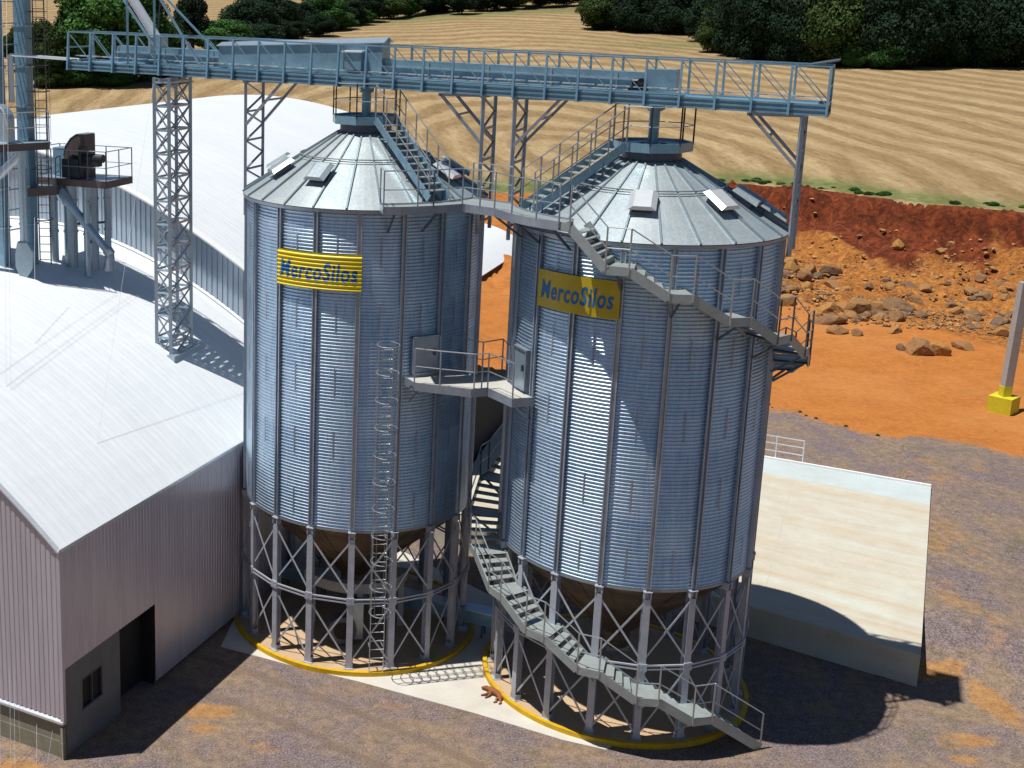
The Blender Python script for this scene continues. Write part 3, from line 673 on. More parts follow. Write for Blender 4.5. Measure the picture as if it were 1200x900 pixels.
def text_mesh(txt, width, height, italic=.0, bold=.02):
    cu = bpy.data.curves.new('lettering', 'FONT'); cu.body = txt; cu.size = 1; cu.offset = bold; cu.shear = italic; cu.space_character = 1.12; cu.resolution_u = 4
    ob = bpy.data.objects.new('lettering', cu); COL.objects.link(ob); bpy.context.view_layer.update()
    me = bpy.data.meshes.new_from_object(ob.evaluated_get(bpy.context.evaluated_depsgraph_get()))
    bpy.data.objects.remove(ob); bpy.data.curves.remove(cu)
    bm = bmesh.new(); bm.from_mesh(me); bpy.data.meshes.remove(me)
    xs = [v.co.x for v in bm.verts]; ys = [v.co.y for v in bm.verts]; x0, x1, y0, y1 = min(xs), max(xs), min(ys), max(ys)
    for v in bm.verts: v.co = ((v.co.x - x0) / (x1 - x0) * width, (v.co.y - y0) / (y1 - y0) * height, 0)
    return bm
def sign_ribbed(root, c, R):
    a0, a1, z0, z1 = -48.0, -6.9, 12.58, 13.70; n = 60
    pitch = .1065; amp = .030
    wave = lambda z: amp * (1 if math.sin(2 * PI * (z - z0) / .1245) > -.1 else -.6) * 1.0
    wave = lambda z: amp * math.sin(2 * PI * (z - z0) / .1245)
    zs = np.linspace(z0, z1, 73); th = np.linspace(a0, a1, n); mb = MB()
    vs = [pol(c, R + .14 + wave(z), a, z) for z in zs for a in th]
    mb.add(vs, [(i * n + j, i * n + j + 1, (i + 1) * n + j + 1, (i + 1) * n + j) for i in range(72) for j in range(n - 1)])
    sg = part(root, 'sign', mb, 'sign_bright', smooth=True, fix=False, label='bright ribbed yellow sign with blue lettering')
    bm = text_mesh('MercoSilos', math.radians(a1 - a0) * R * .915, .56, .16, .022)
    for k in range(1, 34):
        z = k * .56 / 34
        bmesh.ops.bisect_plane(bm, geom=bm.verts[:] + bm.edges[:] + bm.faces[:], plane_co=(0, z, 0), plane_no=(0, 1, 0))
    W = math.radians(a1 - a0) * R
    loc = V((*c, 0))
    for v in bm.verts:
        a = a0 + 1.7 + math.degrees(v.co.x / R); z = z0 + .27 + v.co.y; p = pol(c, R + .148 + wave(z), a, z); v.co = p - loc
    me = bpy.data.meshes.new('lettering'); bm.to_mesh(me); bm.free(); me.materials.append(M['letter_blue'])
    o = bpy.data.objects.new('lettering', me); COL.objects.link(o); o.parent = sg
def sign_flat(root, c, R):
    a0, a1, z0, z1 = -65.2, -27.0, 12.64, 13.71; n = 40; th = np.linspace(a0, a1, n); mb = MB()
    mb.quadstrip([pol(c, R + .165, a, z0) for a in th], [pol(c, R + .165, a, z1) for a in th]); mb.quadstrip([pol(c, R + .15, a, z0) for a in th], [pol(c, R + .15, a, z1) for a in th])
    mb.quadstrip([pol(c, R + .165, a, z1) for a in th], [pol(c, R + .15, a, z1) for a in th]); mb.quadstrip([pol(c, R + .165, a, z0) for a in th], [pol(c, R + .15, a, z0) for a in th])
    for a in (a0, a1): mb.add([pol(c, R + .15, a, z0), pol(c, R + .165, a, z0), pol(c, R + .165, a, z1), pol(c, R + .15, a, z1)], [(0, 1, 2, 3)])
    sg = part(root, 'sign', mb, 'sign_flat', fix=False, label='darker flat yellow sign with blue lettering')
    bm = text_mesh('MercoSilos', math.radians(a1 - a0) * R * .88, .55, .16, .022)
    for k in range(1, 30): bmesh.ops.bisect_plane(bm, geom=bm.verts[:] + bm.edges[:] + bm.faces[:], plane_co=(k * .08, 0, 0), plane_no=(1, 0, 0))
    loc = V((*c, 0))
    for v in bm.verts:
        a = a0 + 2.2 + math.degrees(v.co.x / R); z = z0 + .26 + v.co.y; v.co = pol(c, R + .172, a, z) - loc
    me = bpy.data.meshes.new('lettering'); bm.to_mesh(me); bm.free(); me.materials.append(M['letter_blue'])
    o = bpy.data.objects.new('lettering', me); COL.objects.link(o); o.parent = sg

PH1, PH2 = -68.23, -67.02
silo1 = make_silo(S1, R1, ZE1, 16.98, PH1, 'left corrugated steel silo with bright ribbed yellow sign and caged ladder', [(-104, 2.75, 0), (-76, 2.75, 0), (-36, 2.75, 0), (55, 2.8, 1), (78, 2.9, 0), (100, 2.9, 0)], sign_ribbed)
silo2 = make_silo(S2, R2, ZE2, 16.58, PH2, 'right corrugated steel silo with flat yellow sign, wrapped by winding stairs', [(-22, 2.55, 1), (27, 2.55, 1), (74, 2.65, 0), (56, 2.6, 0), (88, 2.9, 0), (63, 3.3, 0)], sign_flat)

# ------------------------------------------------------------------ platforms, rails, stairs
def rails(mb_post, mb_rail, pts, h=1.1, every=None, mids=(.55,), toe=None):
    """pts: deck edge points with a post at each"""
    for p in pts: mb_post.tube(p, p + V((0, 0, h)), .024, 6)
    for z in (h,) + tuple(mids): mb_rail.path([p + V((0, 0, z)) for p in pts], .02 if z == h else .016, 6)
def apex_platform(c, z, label):
    root = thing('top_platform', label, 'platform', (*c, z), 'octagonal platforms on the silo tops')
    P8 = [pol(c, 1.1, 22.5 + 45 * k, z) for k in range(8)]; I8 = [pol(c, .42, 22.5 + 45 * k, z) for k in range(8)]
    mb = MB(); mb.quadstrip([up(p, z) for p in P8], [up(p, z) for p in I8], True); mb.quadstrip([up(p, z - .04) for p in P8], [up(p, z - .04) for p in I8], True); mb.quadstrip([up(p, z) for p in I8], [up(p, z - .04) for p in I8], True)
    part(root, 'deck', mb, 'blue_steel')
    mb = MB()
    for i in range(8): a, b = P8[i], P8[(i + 1) % 8]; mb.bar(up(a, z - .06), up(b, z - .06), .03, .26)
    pieces(root, 'skirt', mb, 'blue_steel')
    return root, P8
ap1, P81 = apex_platform(S1, 17.50, 'octagonal railed platform on top of the left silo')
ap2, P82 = apex_platform(S2, 17.08, 'octagonal railed platform on top of the right silo')
def apex_rail(root, P8, skip):
    a, b = MB(), MB()
    for i in range(8):
        if i in skip: continue
        rails(a, b, [P8[i], P8[(i + 1) % 8]])
    pieces(root, 'post', a, 'rust_steel'); pieces(root, 'handrail', b, 'rail_steel')
# P8[k] at angle 22.5+45k ; silo1 opening at angle ~25 (between k=7 (-22.5) and k=0 (22.5) .. k=0-1), silo2 opening about -75
apex_rail(ap1, P81, (0,)); apex_rail(ap2, P82, (5,))
for c, z, a in ((S1, 17.46, 30), (S2, 17.04, 60)):
    pass
# down spouts from the gantry into the silo tops
def spout(c, z0, z1, label):
    root = thing('down_spout', label, 'spout', (*c, z0), 'down spouts under the gantry')
    mb = MB(); mb.tube((c[0], c[1], z0), (c[0], c[1], z1), .15, 14); mb.tube((c[0], c[1], z0), (c[0], c[1], z0 + .12), .24, 14); mb.tube((c[0], c[1], z1 - .08), (c[0], c[1], z1), .22, 14); part(root, 'pipe', mb, 'blue_steel', smooth=False)
    mb = MB(); mb.box((c[0], c[1], z1 + .03), (.42, .42, .14)); part(root, 'inlet_box', mb, 'blue_steel')
spout(S1, 17.35, 18.36, 'short blue pipe dropping from the gantry into the left silo')
spout(S2, 16.95, 18.10, 'short blue pipe dropping from the gantry into the right silo')

def flight(root, p0, p1, wdir, width, n, treadmat='stair_steel', st_h=.24, mat='stair_steel', rail_sides=(0, 1), npost=4, postmat='rail_steel', railmat='rail_steel', mids=(.55,)):
    """straight flight: centre line p0 (top) to p1 (bottom), wdir horizontal unit vector across"""
    p0, p1 = V(p0), V(p1); wv = V(wdir) * width / 2; mb = MB()
    for s_ in (-1, 1): mb.bar(p0 + wv * s_, p1 + wv * s_, .035, st_h)
    pieces(root, 'stringer', mb, mat)
    run = V((p1.x - p0.x, p1.y - p0.y, 0)).normalized()
    for k in range(1, n):
        p = p0.lerp(p1, k / n); mb = MB(); mb.box(p + V((0, 0, .02)), (.24, width - .05, .03), (run, V((-run.y, run.x, 0)), V((0, 0, 1)))); part(root, 'tread', mb, treadmat)
    a, b = MB(), MB()
    for s_ in rail_sides:
        sg = (-1, 1)[s_]; rails(a, b, [p0.lerp(p1, k / npost) + wv * sg for k in range(npost + 1)], mids=mids)
    if a.v: pieces(root, 'post', a, postmat); pieces(root, 'handrail', b, railmat)
# roof stairs
def roof_stair(c, R, ang, ztop, zbot, label, n, width=.72):
    root = thing('roof_stair', label, 'stairs', pol(c, R, ang, zbot), 'stairs up the silo roofs')
    p0 = pol(c, 1.08, ang, ztop); p1 = pol(c, R + .18, ang, zbot); ar = math.radians(ang)
    flight(root, p0, p1, (math.cos(ar), math.sin(ar), 0), width, n, mat='blue_steel', treadmat='stair_steel', npost=5)
    mb = MB()
    for k in (.25, .6, .9):
        p = p0.lerp(p1, k)
        for s_ in (-1, 1): q = p + V((math.cos(ar), math.sin(ar), 0)) * s_ * width / 2; mb.bar(q, q - V((0, 0, .38)), .04)
    pieces(root, 'support', mb, 'dark_steel')
roof_stair(S1, R1, 27, 17.48, 15.38, 'steep open-tread stair from the walkway up the roof of the left silo', 12)
roof_stair(S2, R2, -76, 17.06, 15.30, 'blue-sided stair from the walkway up the roof of the right silo', 11)

# walkway between the silos at eave level
ZW = 15.24
root = thing('walkway', 'steel walkway at eave level linking the two silo roofs', 'walkway', (8.5, 36.2, ZW))
in1 = [pol(S1, R1 + .22, a) for a in range(0, 49, 6)]; out1 = [pol(S1, R1 + 1.0, a) for a in (0, 6, 12, 18, 24, 30)]
in2 = [pol(S2, R2 + .22, a) for a in range(-96, -47, 6)]; out2 = [pol(S2, R2 + 1.05, a) for a in (-80, -74, -68, -62, -56, -47)]
outer = out1 + out2; inner_poly = in1 + in2
poly = [(p.x, p.y) for p in outer] + [(p.x, p.y) for p in reversed(inner_poly)]
mb = MB(); mb.prism(poly, ZW - .05, ZW)
part(root, 'deck', mb, 'stair_steel')
mb = MB()
for a, b in zip(outer[:-1], outer[1:]): mb.bar(up(a, ZW - .06), up(b, ZW - .06), .03, .24)
for seq in (in1, in2, [in1[-1], in2[0]], [outer[0], in1[0]]):
    for a, b in zip(seq[:-1], seq[1:]): mb.bar(up(a, ZW - .06), up(b, ZW - .06), .03, .22)
pieces(root, 'edge_beam', mb, 'steel')
a, b = MB(), MB()
rails(a, b, [up(in1[0], ZW), up(outer[0], ZW), up(outer[2], ZW), up(outer[3], ZW)])
rails(a, b, [up(p, ZW) for p in (outer[3], outer[3].lerp(outer[6], .0), outer[5], outer[5].lerp(outer[6], .55), outer[6], outer[8], outer[10], outer[11])])
rails(a, b, [up(p, ZW) for p in (in1[-1], in1[-1].lerp(in2[0], .5), in2[0])], mids=(.55,))
pieces(root, 'post', a, 'steel'); pieces(root, 'handrail', b, 'rail_steel')
mb = MB()
for c_, R_, angs in ((S1, R1, (4, 20)), (S2, R2, (-84, -67, -50))):
    for g in angs:
        mb.bar(pol(c_, R_ + .08, g, ZW - .85), pol(c_, R_ + .95, g, ZW - .18), .06); mb.bar(pol(c_, R_ + .08, g, ZW - .2), pol(c_, R_ + .95, g, ZW - .2), .06)
pieces(root, 'bracket', mb, 'dark_steel')

# platform half way up, between the silos
ZM = 9.86
root = thing('walkway', 'lower steel walkway joining the silo walls half way up beside the caged ladder', 'walkway', (7.5, 36.4, ZM))
po = [pol(S1, R1 + .12, 14), pol(S1, R1 + .75, 14.5), V((7.6, 35.7, 0)), pol(S2, R2 + .95, -81), pol(S2, R2 + .8, -66), pol(S2, R2 + .12, -64)]
pi_ = [pol(S2, R2 + .12, -90), V((8.9, 37.5, 0)), V((8.2, 37.1, 0)), pol(S1, R1 + .12, 40)]
mb = MB(); mb.prism([(p.x, p.y) for p in po + [pol(S2, R2 + .12, -77)] + pi_ + [pol(S1, R1 + .12, 27)]], ZM - .05, ZM); part(root, 'deck', mb, 'concrete_grey')
mb = MB()
for a_, b_ in zip(po[:-1], po[1:]): mb.bar(up(a_, ZM - .09), up(b_, ZM - .09), .03, .26)
for a_, b_ in zip(pi_[:-1], pi_[1:]): mb.bar(up(a_, ZM - .09), up(b_, ZM - .09), .03, .26)
pieces(root, 'edge_beam', mb, 'steel')
a, b = MB(), MB(); m_ = po[2]
rails(a, b, [up(p, ZM) for p in (po[1], po[1].lerp(m_, .45), m_.lerp(po[3], .15), m_.lerp(po[3], .62), po[3], po[4])])
rails(a, b, [up(p, ZM) for p in (pi_[3], pi_[2], pi_[1], pi_[0])])
pieces(root, 'post', a, 'steel'); pieces(root, 'handrail', b, 'rail_steel')
mb = MB()
for c_, R_, g in ((S1, R1, 17), (S1, R1, 33), (S2, R2, -84), (S2, R2, -67)): mb.bar(pol(c_, R_ + .1, g, ZM - .75), pol(c_, R_ + .7, g, ZM - .2), .05)
pieces(root, 'bracket', mb, 'steel')
def silo_door(c, R, ang, z, w_, h_, label):
    root = thing('access_hatch', label, 'hatch', pol(c, R, ang, z)); ar = math.radians(ang); rd = V((math.sin(ar), -math.cos(ar), 0)); tg = V((math.cos(ar), math.sin(ar), 0)); Z = V((0, 0, 1))
    mb = MB(); mb.box(pol(c, R + .06, ang, z + h_ / 2), (w_, .10, h_), (tg, rd, Z)); part(root, 'door', mb, 'duct' if ang < 0 else 'steel')
    mb = MB()
    for s_ in (-1, 1): mb.box(pol(c, R + .07, ang, z + h_ / 2) + tg * s_ * w_ / 2, (.05, .16, h_ + .05), (tg, rd, Z)); mb.box(pol(c, R + .07, ang, z + h_ / 2 + s_ * h_ / 2), (w_ + .05, .16, .05), (tg, rd, Z))
    part(root, 'frame', mb, 'steel')
    mb = MB(); mb.box(pol(c, R + .16, ang, z + h_ * .55) + tg * w_ * .3, (.05, .06, .2), (tg, rd, Z)); part(root, 'handle', mb, 'dark_steel')
silo_door(S2, R2, -76.5, ZM + .1, .75, 1.2, 'pale blue access hatch on the right silo beside the lower walkway')
silo_door(S1, R1, 24.5, ZM + .1, .95, 1.15, 'blue-grey access hatch on the left silo above the lower walkway')

# caged ladder on the left silo
root = thing('caged_ladder', 'tall caged ladder rising up the front of the left silo', 'ladder', pol(S1, R1 + .4, 4, .1))
aL, aR = .9, 7.0; rl = R1 + .38; zt = 11.1
for g in (aL, aR): mb = MB(); mb.bar(pol(S1, rl, g, .12), pol(S1, rl, g, zt), .05, .03); pieces(root, 'stile', mb, 'rail_steel')
mb = MB(); z = .35
while z < zt: mb.tube(pol(S1, rl, aL, z), pol(S1, rl, aR, z), .014, 5); z += .30
pieces(root, 'rung', mb, 'rail_steel')
ce = pol(S1, rl, (aL + aR) / 2); ar = math.radians((aL + aR) / 2); rd = V((math.sin(ar), -math.cos(ar), 0)); tg = V((math.cos(ar), math.sin(ar), 0))
def hoop(z): return [ce + tg * .36 * math.sin(t) * 1.0 + rd * (.36 - .40 * math.cos(t)) + V((0, 0, z)) for t in np.linspace(-PI * .78 - 0, PI * .78, 13)]
def hoop(z): return [ce + tg * .34 * math.sin(t) + rd * (.34 - .38 * math.cos(t)) + V((0, 0, z)) for t in np.linspace(.45, 2 * PI - .45, 15)]
mb = MB(); z = 2.4
while z < zt + .05: 
    h_ = hoop(z)
    mb.path(h_, .016, 5); z += .87
pieces(root, 'cage_hoop', mb, 'steel')
mb = MB()
for k in (3, 5, 7, 9, 11): 
    a_, b_ = hoop(2.4)[k], hoop(zt)[k]; mb.bar(a_, b_, .03, .008)
pieces(root, 'cage_bar', mb, 'steel')
mb = MB()
for z in (1, 3, 4.7, 6.5, 8.3, 10.1):
    for g in (aL, aR): mb.bar(pol(S1, R1 + .02, g, z), pol(S1, rl, g, z), .03, .03)
pieces(root, 'standoff', mb, 'steel')

# helical stair round the right silo
root = thing('winding_stair', 'grey steel stairs winding with small landings around the right silo', 'stairs', (S2[0], S2[1], 0))
ri, ro = R2 + .04, R2 + 1.0; drop = .646
def lz(k): return 14.2 - drop * k
K = 20; posts, railm, postm = [], MB(), MB()
rustp = MB()
for k in range(-1, K + 1):
    a = -27 + 20 * k; z = lz(k) if k >= 0 else ZW - .02
    g0, g1 = a - 3.7, a + 3.7
    if k == -1: g0 = a
    mb = MB(); mb.add([pol(S2, ri, g0 - 1.3, z), pol(S2, ro, g0 - 1.3, z), pol(S2, ro, a, z), pol(S2, ro, g1 + 1.3, z), pol(S2, ri, g1 + 1.3, z), pol(S2, ri, a, z)], [(0, 1, 2, 3, 4, 5)])
    n0 = len(mb.v); mb.add([v - V((0, 0, .04)) for v in [V(q) for q in mb.v[:6]]], [(5, 4, 3, 2, 1, 0)])
    if k >= 0: part(root, 'landing', mb, 'stair_steel')
    mb = MB(); sides = ((ro, .24),) if k < 0 else ((ro, .24), (ri, .2))
    for rr, hh in sides: mb.bar(pol(S2, rr, g0, z - .05), pol(S2, rr, g1, z - .05), .035, hh)
    # flight down to next landing
    h0 = a + 3.7; h1 = a + 20 - 3.7; zn = lz(k + 1)
    if k < K:
        for rr, hh in ((ro, .26), (ri, .22)): mb.bar(pol(S2, rr, h0, z - .04), pol(S2, rr, h1, zn - .04), .035, hh)
        nt_ = 6 if k < 0 else 4
        for j in range(1, nt_):
            t_ = j / nt_; ga = h0 + (h1 - h0) * t_; zz = z + (zn - z) * t_; tb = MB(); ar = math.radians(ga)
            tb.box(pol(S2, (ri + ro) / 2, ga, zz), (.27, ro - ri - .04, .03), (V((math.cos(ar), math.sin(ar), 0)), V((math.sin(ar), -math.cos(ar), 0)), V((0, 0, 1)))); part(root, 'tread', tb, 'stair_steel')
    pieces(root, 'stringer', mb, 'stair_steel')
    # bracket to the wall / leg
    if k >= 0:
        mb = MB(); mb.bar(pol(S2, R2 + .1, a, z - .12), pol(S2, ro, a, z - .12), .07, .08); mb.bar(pol(S2, R2 + .12, a, z - .75), pol(S2, ro - .08, a, z - .16), .055); pieces(root, 'bracket', mb, 'dark_steel' if z > 5 else 'leg_steel')
    pm = rustp if 3 <= k <= 14 else postm
    for g in (g0, g1):
        if k == -1 and g == g0: continue
        p = pol(S2, ro + .02, g, z - .12); pm.tube(p, p + V((0, 0, 1.22)), .024, 6); posts.append(p + V((0, 0, 1.22)))
    # tall slender frame posts where the rail turns (both sides near landings)
    if 0 <= k:
        for g in (g0, g1): p = pol(S2, ri, g, z)
rp_ = [p for p in posts]
for z in (0, -.55): railm.path([p + V((0, 0, z)) for p in rp_], .019, 6)
pieces(root, 'post', postm, 'rail_steel'); pieces(root, 'post', rustp, 'rust_steel', label='rust-toned rail posts on the far part of the stair'); pieces(root, 'handrail', railm, 'rail_steel')
# end flight, straight to the ground
aE = -27 + 20 * K + 3.7; ar = math.radians(aE + 4); tgv = V((math.cos(ar), math.sin(ar), 0)); rdv = V((math.sin(ar), -math.cos(ar), 0))
p0 = pol(S2, (ri + ro) / 2, aE, lz(K) - .04); p1 = p0 + tgv * 1.75 - V((0, 0, lz(K) - .06)) + rdv * .12
flight(root, p0, p1, rdv, ro - ri, 6, rail_sides=(1,), npost=1, st_h=.28)
mb = MB(); mb.path([rp_[-1], p0 + rdv * (ro - ri) / 2 + V((0, 0, 1.1))], .019); pieces(root, 'handrail', mb, 'rail_steel')

# ------------------------------------------------------------------ gantry
GU = V((.8808, -.4734, 0)); GN = V((-.4734, -.8808, 0)); GC = V((S1[0], S1[1], 0)); UZ = V((0, 0, 1))
zg = lambda s: 18.50 - .030 * s
def gp(s, o, z): return GC + GU * s + GN * o + UZ * z
root = thing('gantry_bridge', 'long blue steel truss gantry spanning over both silos', 'bridge', gp(0, 0, 18.4))
SA, SB, HW = -11.0, 13.4, .74; nb = 26; st = (SB - SA) / nb
for o_ in (HW, -HW):
    mb = MB()
    for dz in (.0, .13, .26): mb.bar(gp(SA, o_, zg(SA) + dz), gp(SB, o_, zg(SB) + dz), .09, .05)
    mb.bar(gp(SA, o_ * .96, zg(SA) + .13), gp(SB, o_ * .96, zg(SB) + .13), .015, .28)
    pieces(root, 'bottom_chord', mb, 'blue_steel')
    mb = MB(); mb.bar(gp(SA, o_, zg(SA) + 1.28), gp(SB, o_, zg(SB) + 1.28), .045, .045); part(root, 'top_rail', mb, 'blue_steel')
    for k in range(nb + 1):
        s_ = SA + k * st; mb = MB(); z0 = zg(s_)
        sgn = 1 if o_ > 0 else -1
        a_ = gp(s_, o_ + sgn * .13, z0 - .04); b_ = gp(s_, o_, z0 + 1.26); c_ = gp(s_, o_ + sgn * .02, z0 - .04)
        for ds in (-.03, .03):
            mb.add([a_ + GU * ds, c_ + GU * ds, b_ + GU * ds, b_ + GN * sgn * .05 + GU * ds, a_ + GN * sgn * .05 + GU * ds], [(0, 1, 2, 3, 4)])
        n_ = 5; mb.add([], [])
        vs = mb.v; base = len(vs) - 10
        mb.f += [(base + i, base + (i + 1) % 5, base + 5 + (i + 1) % 5, base + 5 + i) for i in range(5)]
        part(root, 'post', mb, 'blue_steel')
    mb = MB()
    for k in range(nb):
        s_ = SA + k * st; mb.bar(gp(s_, o_, zg(s_) + 1.25), gp(s_ + st, o_, zg(s_ + st) + .25), .028, .025)
    pieces(root, 'diagonal', mb, 'blue_steel')
mb = MB(); mb.bar(gp(SA, 0, zg(SA) + .22), gp(SB, 0, zg(SB) + .22), HW * 2 - .1, .04); part(root, 'deck', mb, 'blue_steel')
mb = MB()
for k in range(nb + 1): s_ = SA + k * st; mb.bar(gp(s_, -HW, zg(s_)), gp(s_, HW, zg(s_)), .08, .1)
pieces(root, 'cross_beam', mb, 'dark_steel')
mb = MB()
for z_ in (.3, .75, 1.28):
    for s_ in (SA, SB): mb.bar(gp(s_, -HW, zg(s_) + z_), gp(s_, HW, zg(s_) + z_), .05)
pieces(root, 'end_rail', mb, 'blue_steel')
mb = MB(); mb.add([gp(SB - .55, HW, zg(SB) + 1.3), gp(SB + .15, HW, zg(SB) + 1.42), gp(SB + .15, -HW, zg(SB) + 1.42), gp(SB - .55, -HW, zg(SB) + 1.3)] + [gp(SB - .55, HW, zg(SB) + 1.33), gp(SB + .15, HW, zg(SB) + 1.46), gp(SB + .15, -HW, zg(SB) + 1.46), gp(SB - .55, -HW, zg(SB) + 1.33)], [(0, 1, 2, 3), (4, 7, 6, 5), (0, 4, 5, 1), (1, 5, 6, 2), (2, 6, 7, 3), (3, 7, 4, 0)]); part(root, 'end_plate', mb, 'dark_steel')
mb = MB()
for k in range(24):
    s0 = SA + .15 + k * 1.01
    mb.bar(gp(s0, .50, zg(s0) + .46), gp(s0 + .92, .50, zg(s0 + .92) + .46), .20, .03)
pieces(root, 'toe_flange', mb, 'bright_galv')
# conveyor on the gantry
root = thing('chain_conveyor', 'enclosed blue conveyor trough running along the gantry', 'conveyor', gp(0, 0, 18.8))
mb = MB(); 
def trough(s0, s1, w_, h_, zoff, mat='blue_steel', nm='trough'):
    mb = MB(); mb.bar(gp(s0, -.05, zg(s0) + zoff + h_ / 2), gp(s1, -.05, zg(s1) + zoff + h_ / 2), w_, h_); return mb
part(root, 'trough', trough(-9.3, 8.6, .46, .50, .36), 'blue_steel')
mb = trough(-9.35, 8.62, .60, .05, .62); pieces(root, 'lid_flange', mb, 'duct')
mb = MB()
for s_ in np.arange(-9.3, 8.7, 1.9): mb.bar(gp(s_, -.31, zg(s_) + .58), gp(s_, .21, zg(s_) + .58), .05, .52)
pieces(root, 'joint_flange', mb, 'duct')
mb = MB(); a_, b_ = -5.2, .62; W_ = .36
def sec(s_, zt_, zr_): return [gp(s_, W_, zg(s_) + .36), gp(s_, -W_, zg(s_) + .36), gp(s_, -W_, zg(s_) + zt_), gp(s_, 0, zg(s_) + zr_), gp(s_, W_, zg(s_) + zt_)]
mb.add(sec(a_, 1.02, 1.12) + sec(b_, 1.36, 1.50), [(0, 1, 2, 3, 4), (9, 8, 7, 6, 5)] + [(i, (i + 1) % 5, 5 + (i + 1) % 5, 5 + i) for i in range(5)]); part(root, 'head_housing', mb, 'blue_steel')
mb = MB(); rs_ = lambda s_, z_: zg(s_) + z_
for sgn in (1, -1): mb.sheet([gp(a_ - .06, 0, rs_(a_, 1.15)), gp(b_ + .08, 0, rs_(b_, 1.54))], [gp(a_ - .06, sgn * (W_ + .06), rs_(a_, 1.04)), gp(b_ + .08, sgn * (W_ + .06), rs_(b_, 1.38))], .025)
part(root, 'housing_roof', mb, 'duct')
mb = MB(); mb.bar(gp(-.55, .52, zg(0) + .78), gp(.05, .52, zg(0) + .78), .34, .55); part(root, 'side_box', mb, 'blue_steel')
mb = MB(); mb.bar(gp(-.6, .54, zg(0) + 1.08), gp(.1, .54, zg(0) + 1.08), .42, .05); part(root, 'box_lid', mb, 'white_paint')
mb = MB(); mb.bar(gp(8.6, -.02, zg(9) + .66), gp(9.45, -.02, zg(9) + .66), .62, .62); part(root, 'tail_box', mb, 'blue_steel')
mb = MB(); mb.tube(gp(8.3, .45, zg(8) + .55), gp(8.6, .45, zg(8) + .55), .14, 12); mb.bar(gp(8.2, .42, zg(8) + .38), gp(8.7, .42, zg(8) + .38), .3, .06); mb.tube(gp(8.55, .28, zg(8) + .6), gp(8.55, .62, zg(8) + .6), .10, 10); part(root, 'gear_motor', mb, 'motor_dark')

# trestles standing on the silo edges
def trestle(s_, side, zb_, label):
    root = thing('gantry_trestle', label, 'trestle', gp(s_, 0, zb_), 'trestles carrying the gantry')
    zt_ = zg(s_) - .05; o_ = .66; mb = MB()
    for q in (o_, -o_): 
        mb = MB(); mb.bar(gp(s_, q, zb_), gp(s_, q, zt_), .10, .10); pieces(root, 'post', mb, 'steel')
    mb = MB(); z = zt_ - .05; k = 0
    while z - .95 > zb_:
        mb.bar(gp(s_, o_ * (1 if k % 2 == 0 else -1), z), gp(s_, -o_ * (1 if k % 2 == 0 else -1), z - .48), .06, .05); mb.bar(gp(s_, -o_ * (1 if k % 2 == 0 else -1), z - .48), gp(s_, o_ * (1 if k % 2 == 0 else -1), z - .96), .06, .05)
        mb.bar(gp(s_, -o_, z - .96), gp(s_, o_, z - .96), .06, .06); z -= .96; k += 0
    pieces(root, 'lacing_bar', mb, 'steel')
    mb = MB()
    for q in (o_, -o_): mb.bar(gp(s_, q, zt_ - 1.45), gp(s_ + side * 1.35, q, zt_ + .02), .09, .08); 
    mb.bar(gp(s_ + side * .8, o_, zt_ - .6), gp(s_ + side * .8, -o_, zt_ - .6), .06); mb.bar(gp(s_, o_, zt_), gp(s_ + side * 1.4, o_, zt_), .09, .08); mb.bar(gp(s_, -o_, zt_), gp(s_ + side * 1.4, -o_, zt_), .09, .08)
    pieces(root, 'knee_brace', mb, 'steel')
    mb = MB(); mb.bar(gp(s_, -o_ - .1, zt_), gp(s_, o_ + .1, zt_), .14, .12); part(root, 'cap_beam', mb, 'steel')
D12 = 8.9
trestle(-R1 - .22, 1, 14.1, 'lattice trestle at the left edge of the left silo')
trestle(R1 + .22, -1, 14.1, 'lattice trestle at the right edge of the left silo')
trestle(D12 - R2 - .20, 1, 14.0, 'lattice trestle at the left edge of the right silo')
trestle(D12 + R2 + .22, -1, 14.2, 'lattice trestle at the right edge of the right silo under the gantry end')

# lattice tower standing on the warehouse roof
root = thing('lattice_tower', 'slim lattice tower rising through the white roof to carry the gantry', 'tower', gp(-7.15, 0, 8.6))
cs = [(-7.5, .75), (-6.92, .75), (-6.92, -.75), (-7.5, -.75)]; zb_, zt_ = 8.3, 18.6
for s_, o_ in cs: mb = MB(); mb.bar(gp(s_, o_, zb_), gp(s_, o_, zt_), .12, .12); pieces(root, 'post', mb, 'duct')
mb = MB(); m2 = MB(); z = zb_ + .3; H_ = .82
while z < zt_ - .1:
    z2 = min(z + H_, zt_)
    mb = MB()
    for i in range(4):
        (s0, o0), (s1, o1) = cs[i], cs[(i + 1) % 4]
        m2.bar(gp(s0, o0, z), gp(s1, o1, z), .06, .07)
        mb.bar(gp(s0, o0, z), gp(s1, o1, z2), .05, .035); mb.bar(gp(s0, o0, z2), gp(s1, o1, z), .05, .035)
    z = z2; part(root, 'lacing', mb, 'steel')
pieces(root, 'cross_bar', m2, 'duct')
mb = MB(); mb.prism([tuple(gp(s_, o_, 0)[:2]) for s_, o_ in ((-7.8, 1.05), (-6.6, 1.05), (-6.6, -1.05), (-7.8, -1.05))], 8.6, 8.86); part(root, 'roof_collar', mb, 'duct')

